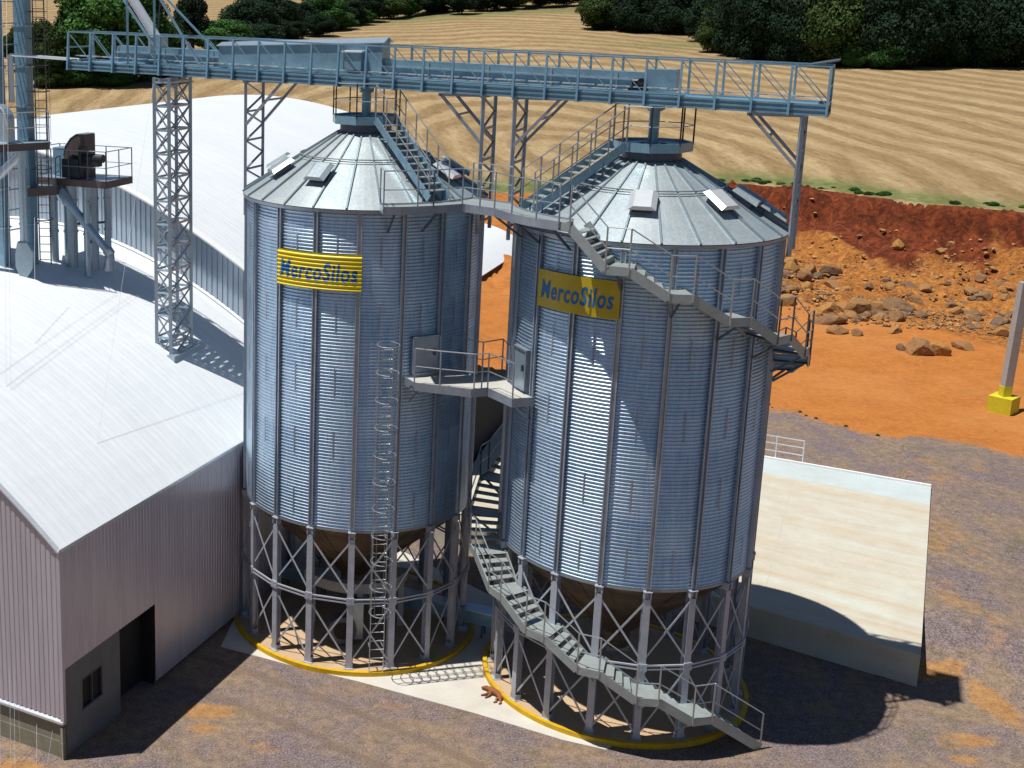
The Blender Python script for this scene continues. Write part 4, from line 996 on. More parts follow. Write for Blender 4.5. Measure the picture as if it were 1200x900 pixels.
# support mast over the gantry with the upper spout
root = thing('spout_mast', 'thin steel mast frame rising from the gantry left end', 'mast', gp(-8, 0, 19))
mb = MB()
for s_, o_ in ((-8.55, .74), (-7.47, .74)): mb.bar(gp(s_, o_, 18.9), gp(s_, o_, 24), .08, .08)
pieces(root, 'mast_post', mb, 'blue_steel')
mb = MB(); mb.bar(gp(-7.5, .74, 21.6), gp(-5.6, .74, 18.9), .07); mb.bar(gp(-9.0, .74, 21.6), gp(-6.9, .74, 18.9), .07); mb.bar(gp(-8.6, -.6, 22), gp(-5.4, -.6, 19.1), .06); pieces(root, 'stay', mb, 'blue_steel')
mb = MB(); mb.bar(gp(-9.0, -.7, 21.2), gp(-8.2, -.7, 19.2), .05); mb.bar(gp(-8.0, -.7, 22), gp(-8.3, -.7, 19.2), .04); pieces(root, 'stay', mb, 'dark_steel')
root = thing('spout', 'round silvery spout slanting down into the gantry conveyor', 'spout', gp(-7.7, 0, 19.2))
mb = MB(); mb.tube(gp(-9.4, -.1, 22.0), gp(-7.85, -.05, 19.9), .17, 16); part(root, 'pipe', mb, 'bright_galv', smooth=False)
mb = MB(); mb.prism([tuple(gp(s_, o_, 0)[:2]) for s_, o_ in ((-8.05, .2), (-7.55, .2), (-7.55, -.3), (-8.05, -.3))], 19.35, 19.95); mb.tube(gp(-7.8, -.05, 19.1), gp(-7.8, -.05, 19.4), .16, 12); part(root, 'flow_box', mb, 'duct')

# ------------------------------------------------------------------ elevator tower at the far left
root = thing('bucket_elevator', 'tall twin-legged blue bucket elevator at the left edge', 'elevator', (-7.4, 46.4, 11.0))
for x_, y_, w_ in ((-7.86, 45.8, .42), (-6.98, 46.6, .50)):
    mb = MB(); mb.box((x_, y_, 17.6), (w_, .42, 14.0), (GU, -GN, UZ)); pt = part(root, 'leg_casing', mb, 'blue_steel')
    mb = MB()
    for z in np.arange(11.6, 24.2, 1.45): mb.box((x_, y_, z), (w_ + .08, .50, .06), (GU, -GN, UZ))
    pieces(pt, 'casing_flange', mb, 'duct')
mb = MB(); mb.tube((-7.35, 45.9, 17.6), (-7.35, 45.9, 19.3), .11, 12); part(root, 'dust_pipe', mb, 'bright_galv')
mb = MB()
for z in np.arange(11.4, 23.8, .75): mb.bar((-7.75, 45.8, z), (-7.2, 46.5, z), .04)
pieces(root, 'tie_bar', mb, 'rail_steel')
# ladder and cage behind the casing
root = thing('service_ladder', 'dark caged service ladder behind the blue bucket elevator', 'ladder', (-6.5, 46.9, 11.4))
mb = MB()
for dx in (0, .42): mb.bar((-6.65 + dx, 46.95 - dx * .1, 11.4), (-6.65 + dx, 46.95 - dx * .1, 24), .05, .04)
pieces(root, 'stile', mb, 'rust_steel')
mb = MB()
for z in np.arange(11.6, 24, .3): mb.tube((-6.65, 46.95, z), (-6.23, 46.91, z), .014, 5)
pieces(root, 'rung', mb, 'rust_steel')
mb = MB()
for z in np.arange(13.2, 24, .95): mb.path([V((-6.44 + .36 * math.sin(t), 46.72 - .36 * math.cos(t) * 1.0 + .0, z)) for t in np.linspace(-2.4, 2.4, 11)], .018, 5)
pieces(root, 'cage_hoop', mb, 'rust_steel')
mb = MB()
for t in (-1.6, -.8, 0, .8, 1.6): mb.bar((-6.44 + .36 * math.sin(t), 46.72 - .36 * math.cos(t), 16.2), (-6.44 + .36 * math.sin(t), 46.72 - .36 * math.cos(t), 24), .025, .01)
pieces(root, 'cage_bar', mb, 'rust_steel')
# elevator platform and drum
root = thing('service_platform', 'railed steel platform around the blue bucket elevator', 'platform', (-7.4, 45.6, 16.1))
mb = MB(); mb.prism([(-9.6, 45.6), (-7.9, 44.6), (-6.0, 45.6), (-6.2, 46.5), (-7.5, 46.4), (-9.4, 47.0)], 16.12, 16.20); part(root, 'deck', mb, 'duct')
mb = MB()
for a_, b_ in (((-9.6, 45.6), (-7.9, 44.6)), ((-7.9, 44.6), (-6.0, 45.6)), ((-6.0, 45.6), (-6.2, 46.5))): mb.bar((*a_, 16.06), (*b_, 16.06), .05, .26)
pieces(root, 'edge_beam', mb, 'rust_steel')
a, b = MB(), MB(); rails(a, b, [V((x_, y_, 16.2)) for x_, y_ in ((-9.6, 45.6), (-8.6, 45.0), (-7.9, 44.6), (-6.9, 45.12), (-6.0, 45.6), (-6.2, 46.5))]); pieces(root, 'post', a, 'duct'); pieces(root, 'handrail', b, 'rail_steel')
root = thing('drive_drum', 'big rounded blue-grey drive casing on the elevator platform', 'drive casing', (-7.75, 45.4, 16.2))
mb = MB(); prof = [(-.62, 0), (.62, 0), (.62, .75)] + [(.62 * math.cos(t), .75 + .62 * math.sin(t)) for t in np.linspace(.15, PI - .15, 14)] + [(-.62, .75)]
A = [V((-7.85, 45.45, 16.22)) + GU * x_ + GN * .24 + UZ * z_ for x_, z_ in prof]; B = [v - GN * .48 for v in A]
n_ = len(A); mb.add(A + B, [tuple(range(n_)), tuple(range(2 * n_ - 1, n_ - 1, -1))] + [(i, (i + 1) % n_, n_ + (i + 1) % n_, n_ + i) for i in range(n_)]); part(root, 'casing', mb, 'duct')
mb = MB(); A2 = [V((-7.85, 45.45, 16.22)) + GU * x_ * 1.04 + GN * .27 + UZ * z_ * 1.02 for x_, z_ in prof]; mb.path(A2 + [A2[0]], .03, 5); part(root, 'rim', mb, 'bright_galv')
# chutes beside the elevator
root = thing('slanting_chute', 'pale round chute slanting down to the left from the elevator', 'chute', (-7.1, 45.2, 15.7))
mb = MB(); mb.tube((-7.05, 45.3, 15.75), (-9.0, 45.0, 13.9), .17, 14); part(root, 'pipe', mb, 'bright_galv')
mb = MB(); mb.tube((-6.95, 45.3, 15.3), (-6.98, 45.3, 16.0), .2, 14); part(root, 'collar', mb, 'duct')
root = thing('vertical_chute', 'round vertical pipe ending in a flat-sided boot on the white roof beside the elevator', 'chute', (-7.0, 45.2, 11.3))
mb = MB(); mb.tube((-6.97, 45.25, 12.6), (-6.97, 45.25, 15.6), .15, 14); part(root, 'pipe', mb, 'duct')
mb = MB(); B0 = V((-7.0, 45.2, 11.3)); pr = [(-.12, .0), (.12, .0), (.34, .35), (.34, .95), (.15, 1.3), (-.2, 1.3), (-.28, .9), (-.28, .4)]
A = [B0 + V((x_, 0, z_)) - V((0, .2, 0)) for x_, z_ in pr]; B = [v + V((0, .4, 0)) for v in A]; n_ = 8; mb.add(A + B, [tuple(range(n_)), tuple(range(2 * n_ - 1, n_ - 1, -1))] + [(i, (i + 1) % n_, n_ + (i + 1) % n_, n_ + i) for i in range(n_)]); part(root, 'boot', mb, 'duct')
# small louvred shed wall at the edge of the picture
root = thing('louvred_cabin', 'ribbed grey cabin standing on the roof at the very left edge', 'cabin', (-8.9, 46.9, 11.3))
mb = MB()
mb.box((-9.1, 47.2, 13.0), (1.8, 1.2, 3.6)); part(root, 'cabin_wall', mb, 'duct')
mb = MB()
for z in np.arange(11.5, 14.7, .22): mb.box((-9.1, 46.585, z), (1.8, .03, .06))
pieces(root, 'louvre', mb, 'bright_galv')
# long thin pipe from the elevator to the gantry
mb = MB(); mb.tube((-7.35, 45.85, 19.30), gp(-10.9, .2, 19.12), .055, 8); one('transfer_pipe', mb, 'bright_galv', 'thin pale pipe running level from the elevator to the gantry end', 'pipe', (-7.35, 45.85, 19.3))

# fan platform
FX = V((-4.95, 47.6, 0)); FZ = 14.62
def fp(u, v, z): return FX + GU * u + GN * v + UZ * z
root = thing('fan_platform', 'railed platform on round legs above the roof valley, carrying the fan', 'platform', fp(0, 0, 11.5))
mb = MB(); mb.prism([tuple(fp(u_, v_, 0)[:2]) for u_, v_ in ((-1.75, .9), (1.55, .9), (1.55, -.9), (-1.75, -.9))], FZ, FZ + .06); part(root, 'deck', mb, 'duct')
mb = MB(); cr = [fp(-1.75, .9, FZ - .06), fp(1.55, .9, FZ - .06), fp(1.55, -.9, FZ - .06), fp(-1.75, -.9, FZ - .06)]
for i in range(4): mb.bar(cr[i], cr[(i + 1) % 4], .06, .26)
pieces(root, 'edge_beam', mb, 'rust_steel')
a, b = MB(), MB(); R_ = [fp(u_, v_, FZ + .06) for u_, v_ in ((-1.75, -.9), (-1.75, 0), (-1.75, .9), (-.9, .9), (-.1, .9), (.75, .9), (1.55, .9), (1.55, 0), (1.55, -.9), (.4, -.9), (-.7, -.9), (-1.75, -.9))]; rails(a, b, R_, mids=(.5,)); pieces(root, 'post', a, 'dark_steel'); pieces(root, 'handrail', b, 'steel')
for (u_, v_, r_) in ((-.95, .75, .16), (-.35, .5, .26), (.15, -.2, .26), (.55, .75, .12), (.6, -.6, .14)):
    q = fp(u_, v_, 0); mb = MB(); mb.tube(up(q, 11.0), up(q, FZ - .1), r_, 14)
    for z in (12.6, 13.8): mb.tube(up(q, z), up(q, z + .07), r_ + .03, 14)
    part(root, 'leg', mb, 'duct')
mb = MB(); mb.bar(up(fp(-.35, .5, 0), 12.9), up(fp(.6, -.6, 0), 12.9), .08); mb.bar(up(fp(.15, -.2, 0), 12.2), up(fp(.55, .75, 0), 12.2), .08); mb.bar(fp(.7, .8, 13.9), fp(.2, .8, 13.0), .03); pieces(root, 'leg_tie', mb, 'dark_steel')
root = thing('centrifugal_fan', 'dark snail-shaped fan with motor on the railed platform', 'fan', fp(-.3, 0, FZ))
mb = MB(); prof = [(-.55, .0), (.45, .0), (.45, 1.62), (.10, 1.62), (-.18, 1.45), (-.42, 1.15), (-.52, .8)]
A = [fp(x_ - .2, .32, FZ + .06 + z_) for x_, z_ in prof]; B = [fp(x_ - .2, -.38, FZ + .06 + z_) for x_, z_ in prof]; n_ = len(A)
mb.add(A + B, [tuple(range(n_)), tuple(range(2 * n_ - 1, n_ - 1, -1))] + [(i, (i + 1) % n_, n_ + (i + 1) % n_, n_ + i) for i in range(n_)]); part(root, 'volute', mb, 'rust_steel')
mb = MB()
for (a_, b_) in zip(prof[2:-1], prof[3:]): mb.sheet([fp(a_[0] - .22, .34, FZ + .09 + a_[1]), fp(b_[0] - .22, .34, FZ + .09 + b_[1])], [fp(a_[0] - .22, -.4, FZ + .09 + a_[1]), fp(b_[0] - .22, -.4, FZ + .09 + b_[1])], .02)
part(root, 'back_plate', mb, 'duct')
mb = MB(); mb.box(fp(-.95, 0, FZ + .62), (.55, .62, 1.05), (GU, -GN, UZ)); part(root, 'intake_box', mb, 'blue_steel')
mb = MB(); mb.tube(fp(-.15, .33, FZ + .6), fp(-.15, .52, FZ + .6), .34, 18); mb.box(fp(-.1, .62, FZ + .45), (.75, .4, .7), (GU, -GN, UZ)); part(root, 'bearing_housing', mb, 'motor_dark')
mb = MB(); mb.tube(fp(.35, .45, FZ + .85), fp(1.15, .45, FZ + .85), .16, 14); mb.box(fp(.75, .45, FZ + .65), (.5, .3, .2), (GU, -GN, UZ)); mb.box(fp(.32, .55, FZ + .8), (.12, .45, .9), (GU, -GN, UZ)); part(root, 'motor', mb, 'motor_dark')
root = thing('gooseneck_duct', 'round duct elbow slanting down from the fan platform to the ribbed gable', 'duct', fp(-.6, .7, 14.3))
mb = MB(); mb.tube(fp(-.55, .85, 14.2), fp(-.25, .85, 13.85), .22, 14); mb.tube(fp(-.3, .85, 13.9), fp(1.45, .6, 11.95), .17, 14, .15); part(root, 'pipe', mb, 'duct')
mb = MB(); mb.tube(fp(1.35, .62, 12.1), fp(1.5, .6, 11.9), .2, 14); mb.tube(fp(1.48, .6, 12.0), fp(1.42, .6, 11.3), .15, 14, .24); part(root, 'outlet', mb, 'steel')
root = thing('catwalk', 'narrow rust-edged catwalk joining the elevator and the fan platform', 'catwalk', (-6.5, 47.5, 14.3))
mb = MB(); mb.prism([(-6.9, 46.0), (-5.9, 46.4), (-5.8, 48.3), (-6.9, 48.0)], 14.36, 14.42); part(root, 'deck', mb, 'duct')
mb = MB(); mb.bar((-6.9, 46.0, 14.3), (-5.9, 46.4, 14.3), .05, .3); mb.bar((-5.9, 46.4, 14.3), (-5.8, 48.3, 14.3), .05, .3); pieces(root, 'edge_beam', mb, 'rust_steel')
a, b = MB(), MB(); rails(a, b, [V((-6.4, 46.2, 14.42)), V((-5.9, 46.4, 14.42)), V((-5.85, 47.4, 14.42))]); pieces(root, 'post', a, 'dark_steel'); pieces(root, 'handrail', b, 'steel')

# cables
def cable(p0, p1, label, r=.0045):
    mb = MB(); mb.tube(p0, p1, r, 5); one('steel_cable', mb, 'rope', label, 'cable', p0, 'thin cables hanging at the left')
cable((-6.07, 31.75, 0), (-7.9, 46.3, 24.5), 'thin pale cable nearest the left picture edge')
cable((-5.75, 31.55, 0), (-7.55, 46.3, 24.5), 'middle one of three thin pale cables in front of the gable')
cable((-5.62, 31.50, 0), (-7.4, 46.3, 24.5), 'thin pale cable right of its twin in front of the gable')
cable((-4.75, 31.7, 0), tuple(gp(-7.5, .8, 18.4)), 'thin slanting guy cable crossing the roof corner up to the lattice tower')
cable((-5.05, 31.8, 0), (-6.3, 43.4, 13.8), 'faint slanting cable left of the long guy cable', .005)

# ------------------------------------------------------------------ things on the ground near the silos
root = thing('ground_conveyor', 'long blue conveyor trough running low between the silo legs', 'conveyor', (6.5, 41, 0))
q0, q1 = V((2.2, 43.2, 0)), V((10.9, 38.35, 0))
mb = MB(); mb.bar(up(q0, .72), up(q1, .72), .44, .42); part(root, 'trough', mb, 'blue_steel')
mb = MB(); mb.bar(up(q0, .95), up(q1, .95), .56, .05); mb.bar(up(q0, .52), up(q1, .52), .5, .04); pieces(root, 'lid_flange', mb, 'duct')
mb = MB()
for k in np.linspace(.05, .95, 7):
    p = q0.lerp(q1, k)
    for s_ in (-1, 1): mb.bar(up(p + GN * .2 * s_, 0.0), up(p + GN * .1 * s_, .52), .05)
pieces(root, 'stand', mb, 'dark_steel')
def valve(c, label):
    root = thing('discharge_gate', label, 'gate', (*c, .6), 'discharge gates under the hoppers')
    mb = MB(); mb.box((c[0], c[1], 1.2), (.7, .7, .18)); part(root, 'gate_body', mb, 'duct')
    mb = MB(); mb.tube((c[0], c[1], 1.1), (c[0], c[1], .85), .28, 12, .18); part(root, 'outlet', mb, 'steel')
valve(S1, 'square discharge gate under the left silo hopper'); valve(S2, 'square discharge gate under the right silo hopper')
root = thing('aeration_fan', 'round aeration fan with pale duct box behind the front legs of the left silo', 'fan', (4.4, 38.6, .1))
mb = MB(); 
rim_pts = [(.42 * math.cos(t), .42 * math.sin(t)) for t in np.linspace(0, 2 * PI, 24, endpoint=False)]
mb.tube((4.25, 38.35, .68), (4.25, 38.75, .68), .48, 24); part(root, 'fan_casing', mb, 'dark_steel')
mb = MB(); mb.tube((4.25, 38.33, .68), (4.25, 38.36, .68), .30, 20); part(root, 'grille', mb, 'black')
mb = MB(); mb.prism([(4.5, 38.5), (4.95, 38.5), (4.95, 39.0), (4.5, 39.0)], .3, 1.6); mb.prism([(4.55, 38.9), (4.95, 38.9), (4.95, 40.2), (4.55, 40.2)], 1.2, 1.6); part(root, 'duct_box', mb, 'duct')
root = thing('support_beam', 'pale concrete beam ring under the left silo hopper', 'beam', (4.9, 40.0, 1.9))
mb = MB(); ang = range(-70, 71, 10)
A = [pol(S1, 1.6, a, 1.75) for a in ang]; B = [pol(S1, 1.9, a, 1.75) for a in ang]; A1 = [up(p, 2.1) for p in A]; B1 = [up(p, 2.1) for p in B]
mb.quadstrip(A, A1); mb.quadstrip(B, B1); mb.quadstrip(A1, B1); mb.quadstrip(A, B)
for i in (0, -1): mb.add([A[i], B[i], B1[i], A1[i]], [(0, 1, 2, 3)])
part(root, 'ring', mb, 'concrete_grey')
mb = MB()
for g in (-60, 0, 60): p = pol(S1, 1.75, g); mb.bar(up(p, .1), up(p, 1.75), .2)
pieces(root, 'column', mb, 'concrete_grey')

# street pole with yellow foot
root = thing('utility_pole', 'square concrete pole with yellow painted foot on the orange yard', 'pole', (42.0, 64.0, 0))
mb = MB(); q = V((42.0, 64.0, 0)); mb.bar(q + UZ * .55, V((42.2, 64.0, 7.05)), .42, .42, up=(0, 1, 0)); part(root, 'shaft', mb, 'pole_concrete')
mb = MB(); mb.bar(q + UZ * .75, q + UZ * 1.42, .435, .435, up=(0, 1, 0)); part(root, 'painted_band', mb, 'yellow_post')
mb = MB(); rx = math.radians(38); mb.box(q + UZ * .4, (1.15, 1.15, .95), (V((math.cos(rx), math.sin(rx), 0)), V((-math.sin(rx), math.cos(rx), 0)), UZ)); part(root, 'foot_block', mb, 'yellow_post')

# dog lying on the pavement
def dog():
    o = V((8.72, 35.45, .02)); me = bpy.data.meshes.new('dog'); bm = bmesh.new(); lay = bm.verts.layers.skin.verify()
    # lying on its side: spine along x, legs stretched towards the camera-left
    J = [('hip', (.30, -.12, .12), .12), ('belly', (.10, -.02, .13), .115), ('chest', (-.14, .08, .14), .135), ('neck', (-.30, .17, .12), .075), ('head', (-.42, .20, .09), .075), ('snout', (-.56, .19, .06), .038),
         ('fs', (-.16, -.04, .09), .055), ('fk', (-.30, -.18, .05), .036), ('fp', (-.44, -.28, .03), .026), ('f2s', (-.12, -.02, .07), .05), ('f2k', (-.16, -.24, .05), .034), ('f2p', (-.26, -.38, .03), .025),
         ('hs', (.26, -.22, .08), .07), ('hk', (.14, -.34, .06), .045), ('hh', (.20, -.46, .04), .028), ('hp', (.10, -.54, .03), .024), ('h2k', (.30, -.36, .05), .045), ('h2h', (.38, -.46, .04), .028), ('h2p', (.30, -.56, .03), .024),
         ('t1', (.40, -.14, .08), .03), ('t2', (.54, -.10, .05), .018), ('t3', (.66, -.02, .03), .012), ('e1', (-.36, .27, .13), .022), ('e2', (-.36, .17, .17), .022)]
    E_ = [('hip', 'belly'), ('belly', 'chest'), ('chest', 'neck'), ('neck', 'head'), ('head', 'snout'), ('chest', 'fs'), ('fs', 'fk'), ('fk', 'fp'), ('chest', 'f2s'), ('f2s', 'f2k'), ('f2k', 'f2p'), ('hip', 'hs'), ('hs', 'hk'), ('hk', 'hh'), ('hh', 'hp'), ('hip', 'h2k'), ('h2k', 'h2h'), ('h2h', 'h2p'), ('hip', 't1'), ('t1', 't2'), ('t2', 't3'), ('head', 'e1'), ('head', 'e2')]
    D = {}
    for i, (n_, p, r_) in enumerate(J):
        v = bm.verts.new(p); v[lay].radius = (r_, r_); v[lay].use_root = (i == 0); D[n_] = v
    for a_, b_ in E_: bm.edges.new((D[a_], D[b_]))
    bm.to_mesh(me); bm.free(); ob = bpy.data.objects.new('dog', me); COL.objects.link(ob)
    ob.modifiers.new('skin', 'SKIN'); s_ = ob.modifiers.new('sub', 'SUBSURF'); s_.levels = 2; s_.render_levels = 2
    bpy.context.view_layer.update(); m2 = bpy.data.meshes.new_from_object(ob.evaluated_get(bpy.context.evaluated_depsgraph_get())); bpy.data.objects.remove(ob)
    m2.materials.clear(); m2.materials.append(M['dog_fur']); m2.polygons.foreach_set('use_smooth', [True] * len(m2.polygons))
    r = bpy.data.objects.new('dog', m2); COL.objects.link(r); r.location = o; r.rotation_euler = (0, 0, math.radians(-28)); r.scale = (.85,) * 3
    tag(r, 'reddish-brown dog lying on its side against the yellow foundation rim', 'dog')
dog()

# ------------------------------------------------------------------ rocks
def rock_mesh(seed, sub=2):
    bm = bmesh.new(); bmesh.ops.create_icosphere(bm, subdivisions=sub, radius=1); r = random.Random(seed)
    for _ in range(9):          # cut facets
        n_ = V((r.uniform(-1, 1), r.uniform(-1, 1), r.uniform(-.6, 1))).normalized(); d_ = r.uniform(.55, .85)
        for v in bm.verts:
            k = v.co.dot(n_)
            if k > d_: v.co -= n_ * (k - d_) * .95
    for v in bm.verts: v.co += V((r.uniform(-1, 1), r.uniform(-1, 1), r.uniform(-1, 1))) * .035
    for v in bm.verts: v.co.z = max(v.co.z, -.5)
    me = bpy.data.meshes.new('rock'); bm.to_mesh(me); bm.free(); me.materials.append(M['rock']); return me
RM = [rock_mesh(i, 3 if i < 6 else 2) for i in range(12)]
def rock(x, y, sx, sy, sz, rz, mi, label, group, name='rock'):
    o = bpy.data.objects.new(name, RM[mi]); COL.objects.link(o); o.location = (x, y, H(x, y) + sz * .35); o.scale = (sx, sy, sz); o.rotation_euler = (random.uniform(-.2, .2), random.uniform(-.2, .2), rz)
    return tag(o, label, 'rock', group)
BIG = [(45.4, 86.6, 1.05, .9, .95, .3, 'big round-topped brown boulder in the middle of the rubble'), (43.9, 75.6, .95, .8, .85, 1.2, 'pale yellowish pointed boulder on the orange yard, left of the dark one'), (45.0, 75.5, .85, .65, .62, .2, 'dark grey boulder lying just right of the yellowish one on the yard'),
       (48.8, 87.6, 1.5, .8, .6, -.1, 'wide flat dark boulder right of the big brown one'), (43.6, 86.7, .85, .7, .55, .5, 'yellow-topped boulder left of the big brown one'), (41.3, 80.8, .75, .6, .45, .1, 'small yellow-brown boulder at the lower left of the rubble'),
       (42.0, 83.6, 1.6, .8, .5, .1, 'long low brown slab rock at the left of the rubble'), (54.5, 98.5, .65, .55, .6, .6, 'small grey boulder high up below the red bank'), (53.4, 83.0, .9, .6, .4, .3, 'dark flat rock beside the top of the concrete pole'),
       (47.4, 76.9, .8, .55, .4, 2.0, 'dark broken rock left of the concrete pole'), (42.3, 80.2, .5, .4, .4, .8, 'small dark grey rock next to the small yellow-brown boulder'), (45.2, 81.0, .75, .5, .35, .9, 'pale tan rock in front of the big brown boulder'),
       (41.4, 89.0, .7, .6, .7, .2, 'rounded brown rock close to the right silo wall'), (46.0, 99.0, .9, .6, .5, .4, 'yellow rock under the left part of the red bank'), (48.6, 97.0, 1.0, .5, .5, .1, 'dark ledge rock under the red bank'), (43.3, 76.6, .35, .3, .3, .1, 'small round dark stone left of the yellowish boulder')]
for i, b in enumerate(BIG): rock(b[0], b[1], b[2], b[3], b[4], b[5], i % 12, b[6], 'large boulders of the rubble field')
r_ = random.Random(5); cnt = 0
while cnt < 280:
    if cnt < 150: x_ = r_.uniform(38.5, 62); y_ = r_.gauss(86, 6.5)
    else:
        cx, cy = r_.choice([(43, 82), (46, 86.5), (50, 86), (53, 84), (48.5, 77), (52, 92), (44, 93), (47.5, 97), (57, 88), (51, 78.5)]); x_ = r_.gauss(cx, 1.5); y_ = r_.gauss(cy, 1.1)
    wv = y_ - np.interp(x_, _YX, _YY)
    if not (-31 < wv < -3.5) or x_ < 38: continue
    s_ = min(.7, .13 + r_.expovariate(5)); rock(x_, y_, s_ * r_.uniform(.8, 1.4), s_ * r_.uniform(.7, 1.1), s_ * r_.uniform(.5, .9), r_.uniform(0, 6), r_.randrange(12), 'small angular stone strewn in the rubble below the red bank', 'small stones of the rubble field', 'stone'); cnt += 1

def loose_rubble():
    r = np.random.RandomState(9); base = []
    for k in range(4):
        bm = bmesh.new(); bmesh.ops.create_icosphere(bm, subdivisions=1, radius=1)
        for v in bm.verts: v.co *= r.uniform(.6, 1.05); v.co.z *= .7
        bm.verts.ensure_lookup_table(); base.append((np.array([v.co[:] for v in bm.verts]), [tuple(v.index for v in f.verts) for f in bm.faces])); bm.free()
    vs, fs, cl = [], [], []; n = 0; b0 = 0
    cen = [(43, 82), (46, 86.5), (50, 86), (53, 84), (48.5, 77), (52, 92), (44, 93), (47.5, 97), (57, 88), (51, 78.5), (46, 90), (55, 95), (49, 82), (59, 84)]
    while n < 3600:
        if r.rand() < .45: x, y = r.uniform(36, 66), r.uniform(68, 110)
        else: c = cen[r.randint(len(cen))]; x, y = r.normal(c[0], 1.8), r.normal(c[1], 1.5)
        wv = y - np.interp(x, _YX, _YY)
        if not (-32 < wv < -2.5) or x < 37 or (y < 74 and r.rand() < .8): continue
        s_ = .035 + r.exponential(.055); s_ = min(s_, .24); V_, F_ = base[r.randint(4)]; a = r.uniform(0, 6.28); R_ = np.array([[math.cos(a), -math.sin(a), 0], [math.sin(a), math.cos(a), 0], [0, 0, 1]])
        P = (V_ * np.array([s_ * r.uniform(.8, 1.5), s_, s_ * r.uniform(.6, 1)])) @ R_.T + np.array([x, y, H(x, y) + s_ * .3 + .02]); vs.append(P); fs += [tuple(i + b0 for i in f) for f in F_]; cl += [r.rand()] * len(V_); b0 += len(V_); n += 1
    me = bpy.data.meshes.new('loose_rubble'); me.from_pydata(np.concatenate(vs).tolist(), [], fs); a = me.attributes.new('sheet', 'FLOAT', 'POINT'); a.data.foreach_set('value', np.array(cl, np.float32))
    t = NT('rubble_stone'); at = t.n('ShaderNodeAttribute', attribute_name='sheet'); c = t.ramp(at.outputs['Fac'], [(0., (.08, .06, .06)), (.25, (.24, .12, .05)), (.55, (.42, .19, .04)), (.8, (.48, .29, .11)), (1., (.12, .10, .10))]); c = t.mix(.3, c, t.ramp(t.noise(t.co(), 6, 4), [(.3, (.10, .05, .03)), (.7, (.45, .25, .1))]))
    me.materials.append(t.set(c, .95, 0)); o = bpy.data.objects.new('loose_rubble', me); COL.objects.link(o)
    tag(o, 'crumbled small rubble scattered over the orange soil below the red bank', 'rubble', None, 'stuff')
loose_rubble()

# ------------------------------------------------------------------ trees and bushes
def crown_mesh(seed, mat, n_cl=46, leaf=.30, per=95, kind='round'):
    leaf *= .5; per = int(per * 3.2); n_cl = int(n_cl * 1.3)
    r = np.random.RandomState(seed); vs = []; tint = []
    cl = []
    for i in range(n_cl):
        if kind == 'cone':
            h_ = r.rand() ** .8; rad = (1 - h_) * .95 + .08; a = r.rand() * 2 * PI; q = rad * (r.rand() ** .4); cl.append((q * math.cos(a), q * math.sin(a), h_ * 2 - 1, .20 + .16 * (1 - h_)))
        else:
            d = r.randn(3); d /= np.linalg.norm(d); q = .35 + .5 * r.rand() ** .5; cl.append((d[0] * q, d[1] * q, d[2] * q * .95 + .02, .20 + .20 * r.rand()))
    for (cx, cy, cz, cr) in cl:
        t0 = r.rand(); m = int(per * (cr / .3) ** 2)
        d = r.randn(m, 3); d /= np.linalg.norm(d, axis=1)[:, None]; rr = cr * (.72 + .33 * r.rand(m))[:, None]
        P = np.array([cx, cy, cz]) + d * rr * np.array([1, 1, .8])
        nrm = d + r.randn(m, 3) * .55; nrm /= np.linalg.norm(nrm, axis=1)[:, None]
        ax = np.cross(nrm, r.randn(m, 3)); ax /= np.linalg.norm(ax, axis=1)[:, None]; bx = np.cross(nrm, ax)
        L = leaf * .16 * (.7 + .7 * r.rand(m))[:, None]
        quad = np.stack([P - ax * L, P + bx * L * .7, P + ax * L, P - bx * L * .7], 1); vs.append(quad.reshape(-1, 3))
        tint.append(np.repeat(np.clip(t0 * .6 + .4 * r.rand(m), 0, 1), 4))
    vs = np.concatenate(vs); tint = np.concatenate(tint); nq = len(vs) // 4
    me = bpy.data.meshes.new('crown'); me.from_pydata(vs.tolist(), [], np.arange(nq * 4).reshape(-1, 4).tolist())
    a = me.attributes.new('sheet', 'FLOAT', 'POINT'); a.data.foreach_set('value', tint.astype(np.float32)); me.materials.append(M[mat]); return me
CR = {'dark': [crown_mesh(s, 'leaf_dark', 60, .42, 110) for s in (1, 2, 3)], 'green': [crown_mesh(s, 'leaf_green', 80, .42, 120) for s in (4, 5)], 'olive': [crown_mesh(s, 'leaf_olive', 60, .42, 110) for s in (6, 7)],
      'cone': [crown_mesh(s, 'leaf_dark', 70, .42, 110, 'cone') for s in (8, 9)], 'bright': [crown_mesh(10, 'leaf_bright', 40, .5, 100)]}
def trunk_mesh(seed, H_=1.0):
    r = random.Random(seed); mb = MB(); mb.tube((0, 0, -.3), (0.0, 0, .5 * H_), .035, 8, .022); p = V((0, 0, .45 * H_))
    for k in range(6):
        a = k * 1.1 + r.random(); q = p + V((math.cos(a) * .22, math.sin(a) * .22, .12 + .25 * r.random())); mb.tube(p - V((0, 0, .12 * r.random())), q, .016, 6, .006)
    mb.tube(p, p + V((0, 0, .35)), .02, 6, .006)
    me = bpy.data.meshes.new('trunk'); me.from_pydata([tuple(v) for v in mb.v], [], mb.f); me.materials.append(M['bark']); return me
TRK = [trunk_mesh(i) for i in range(4)]
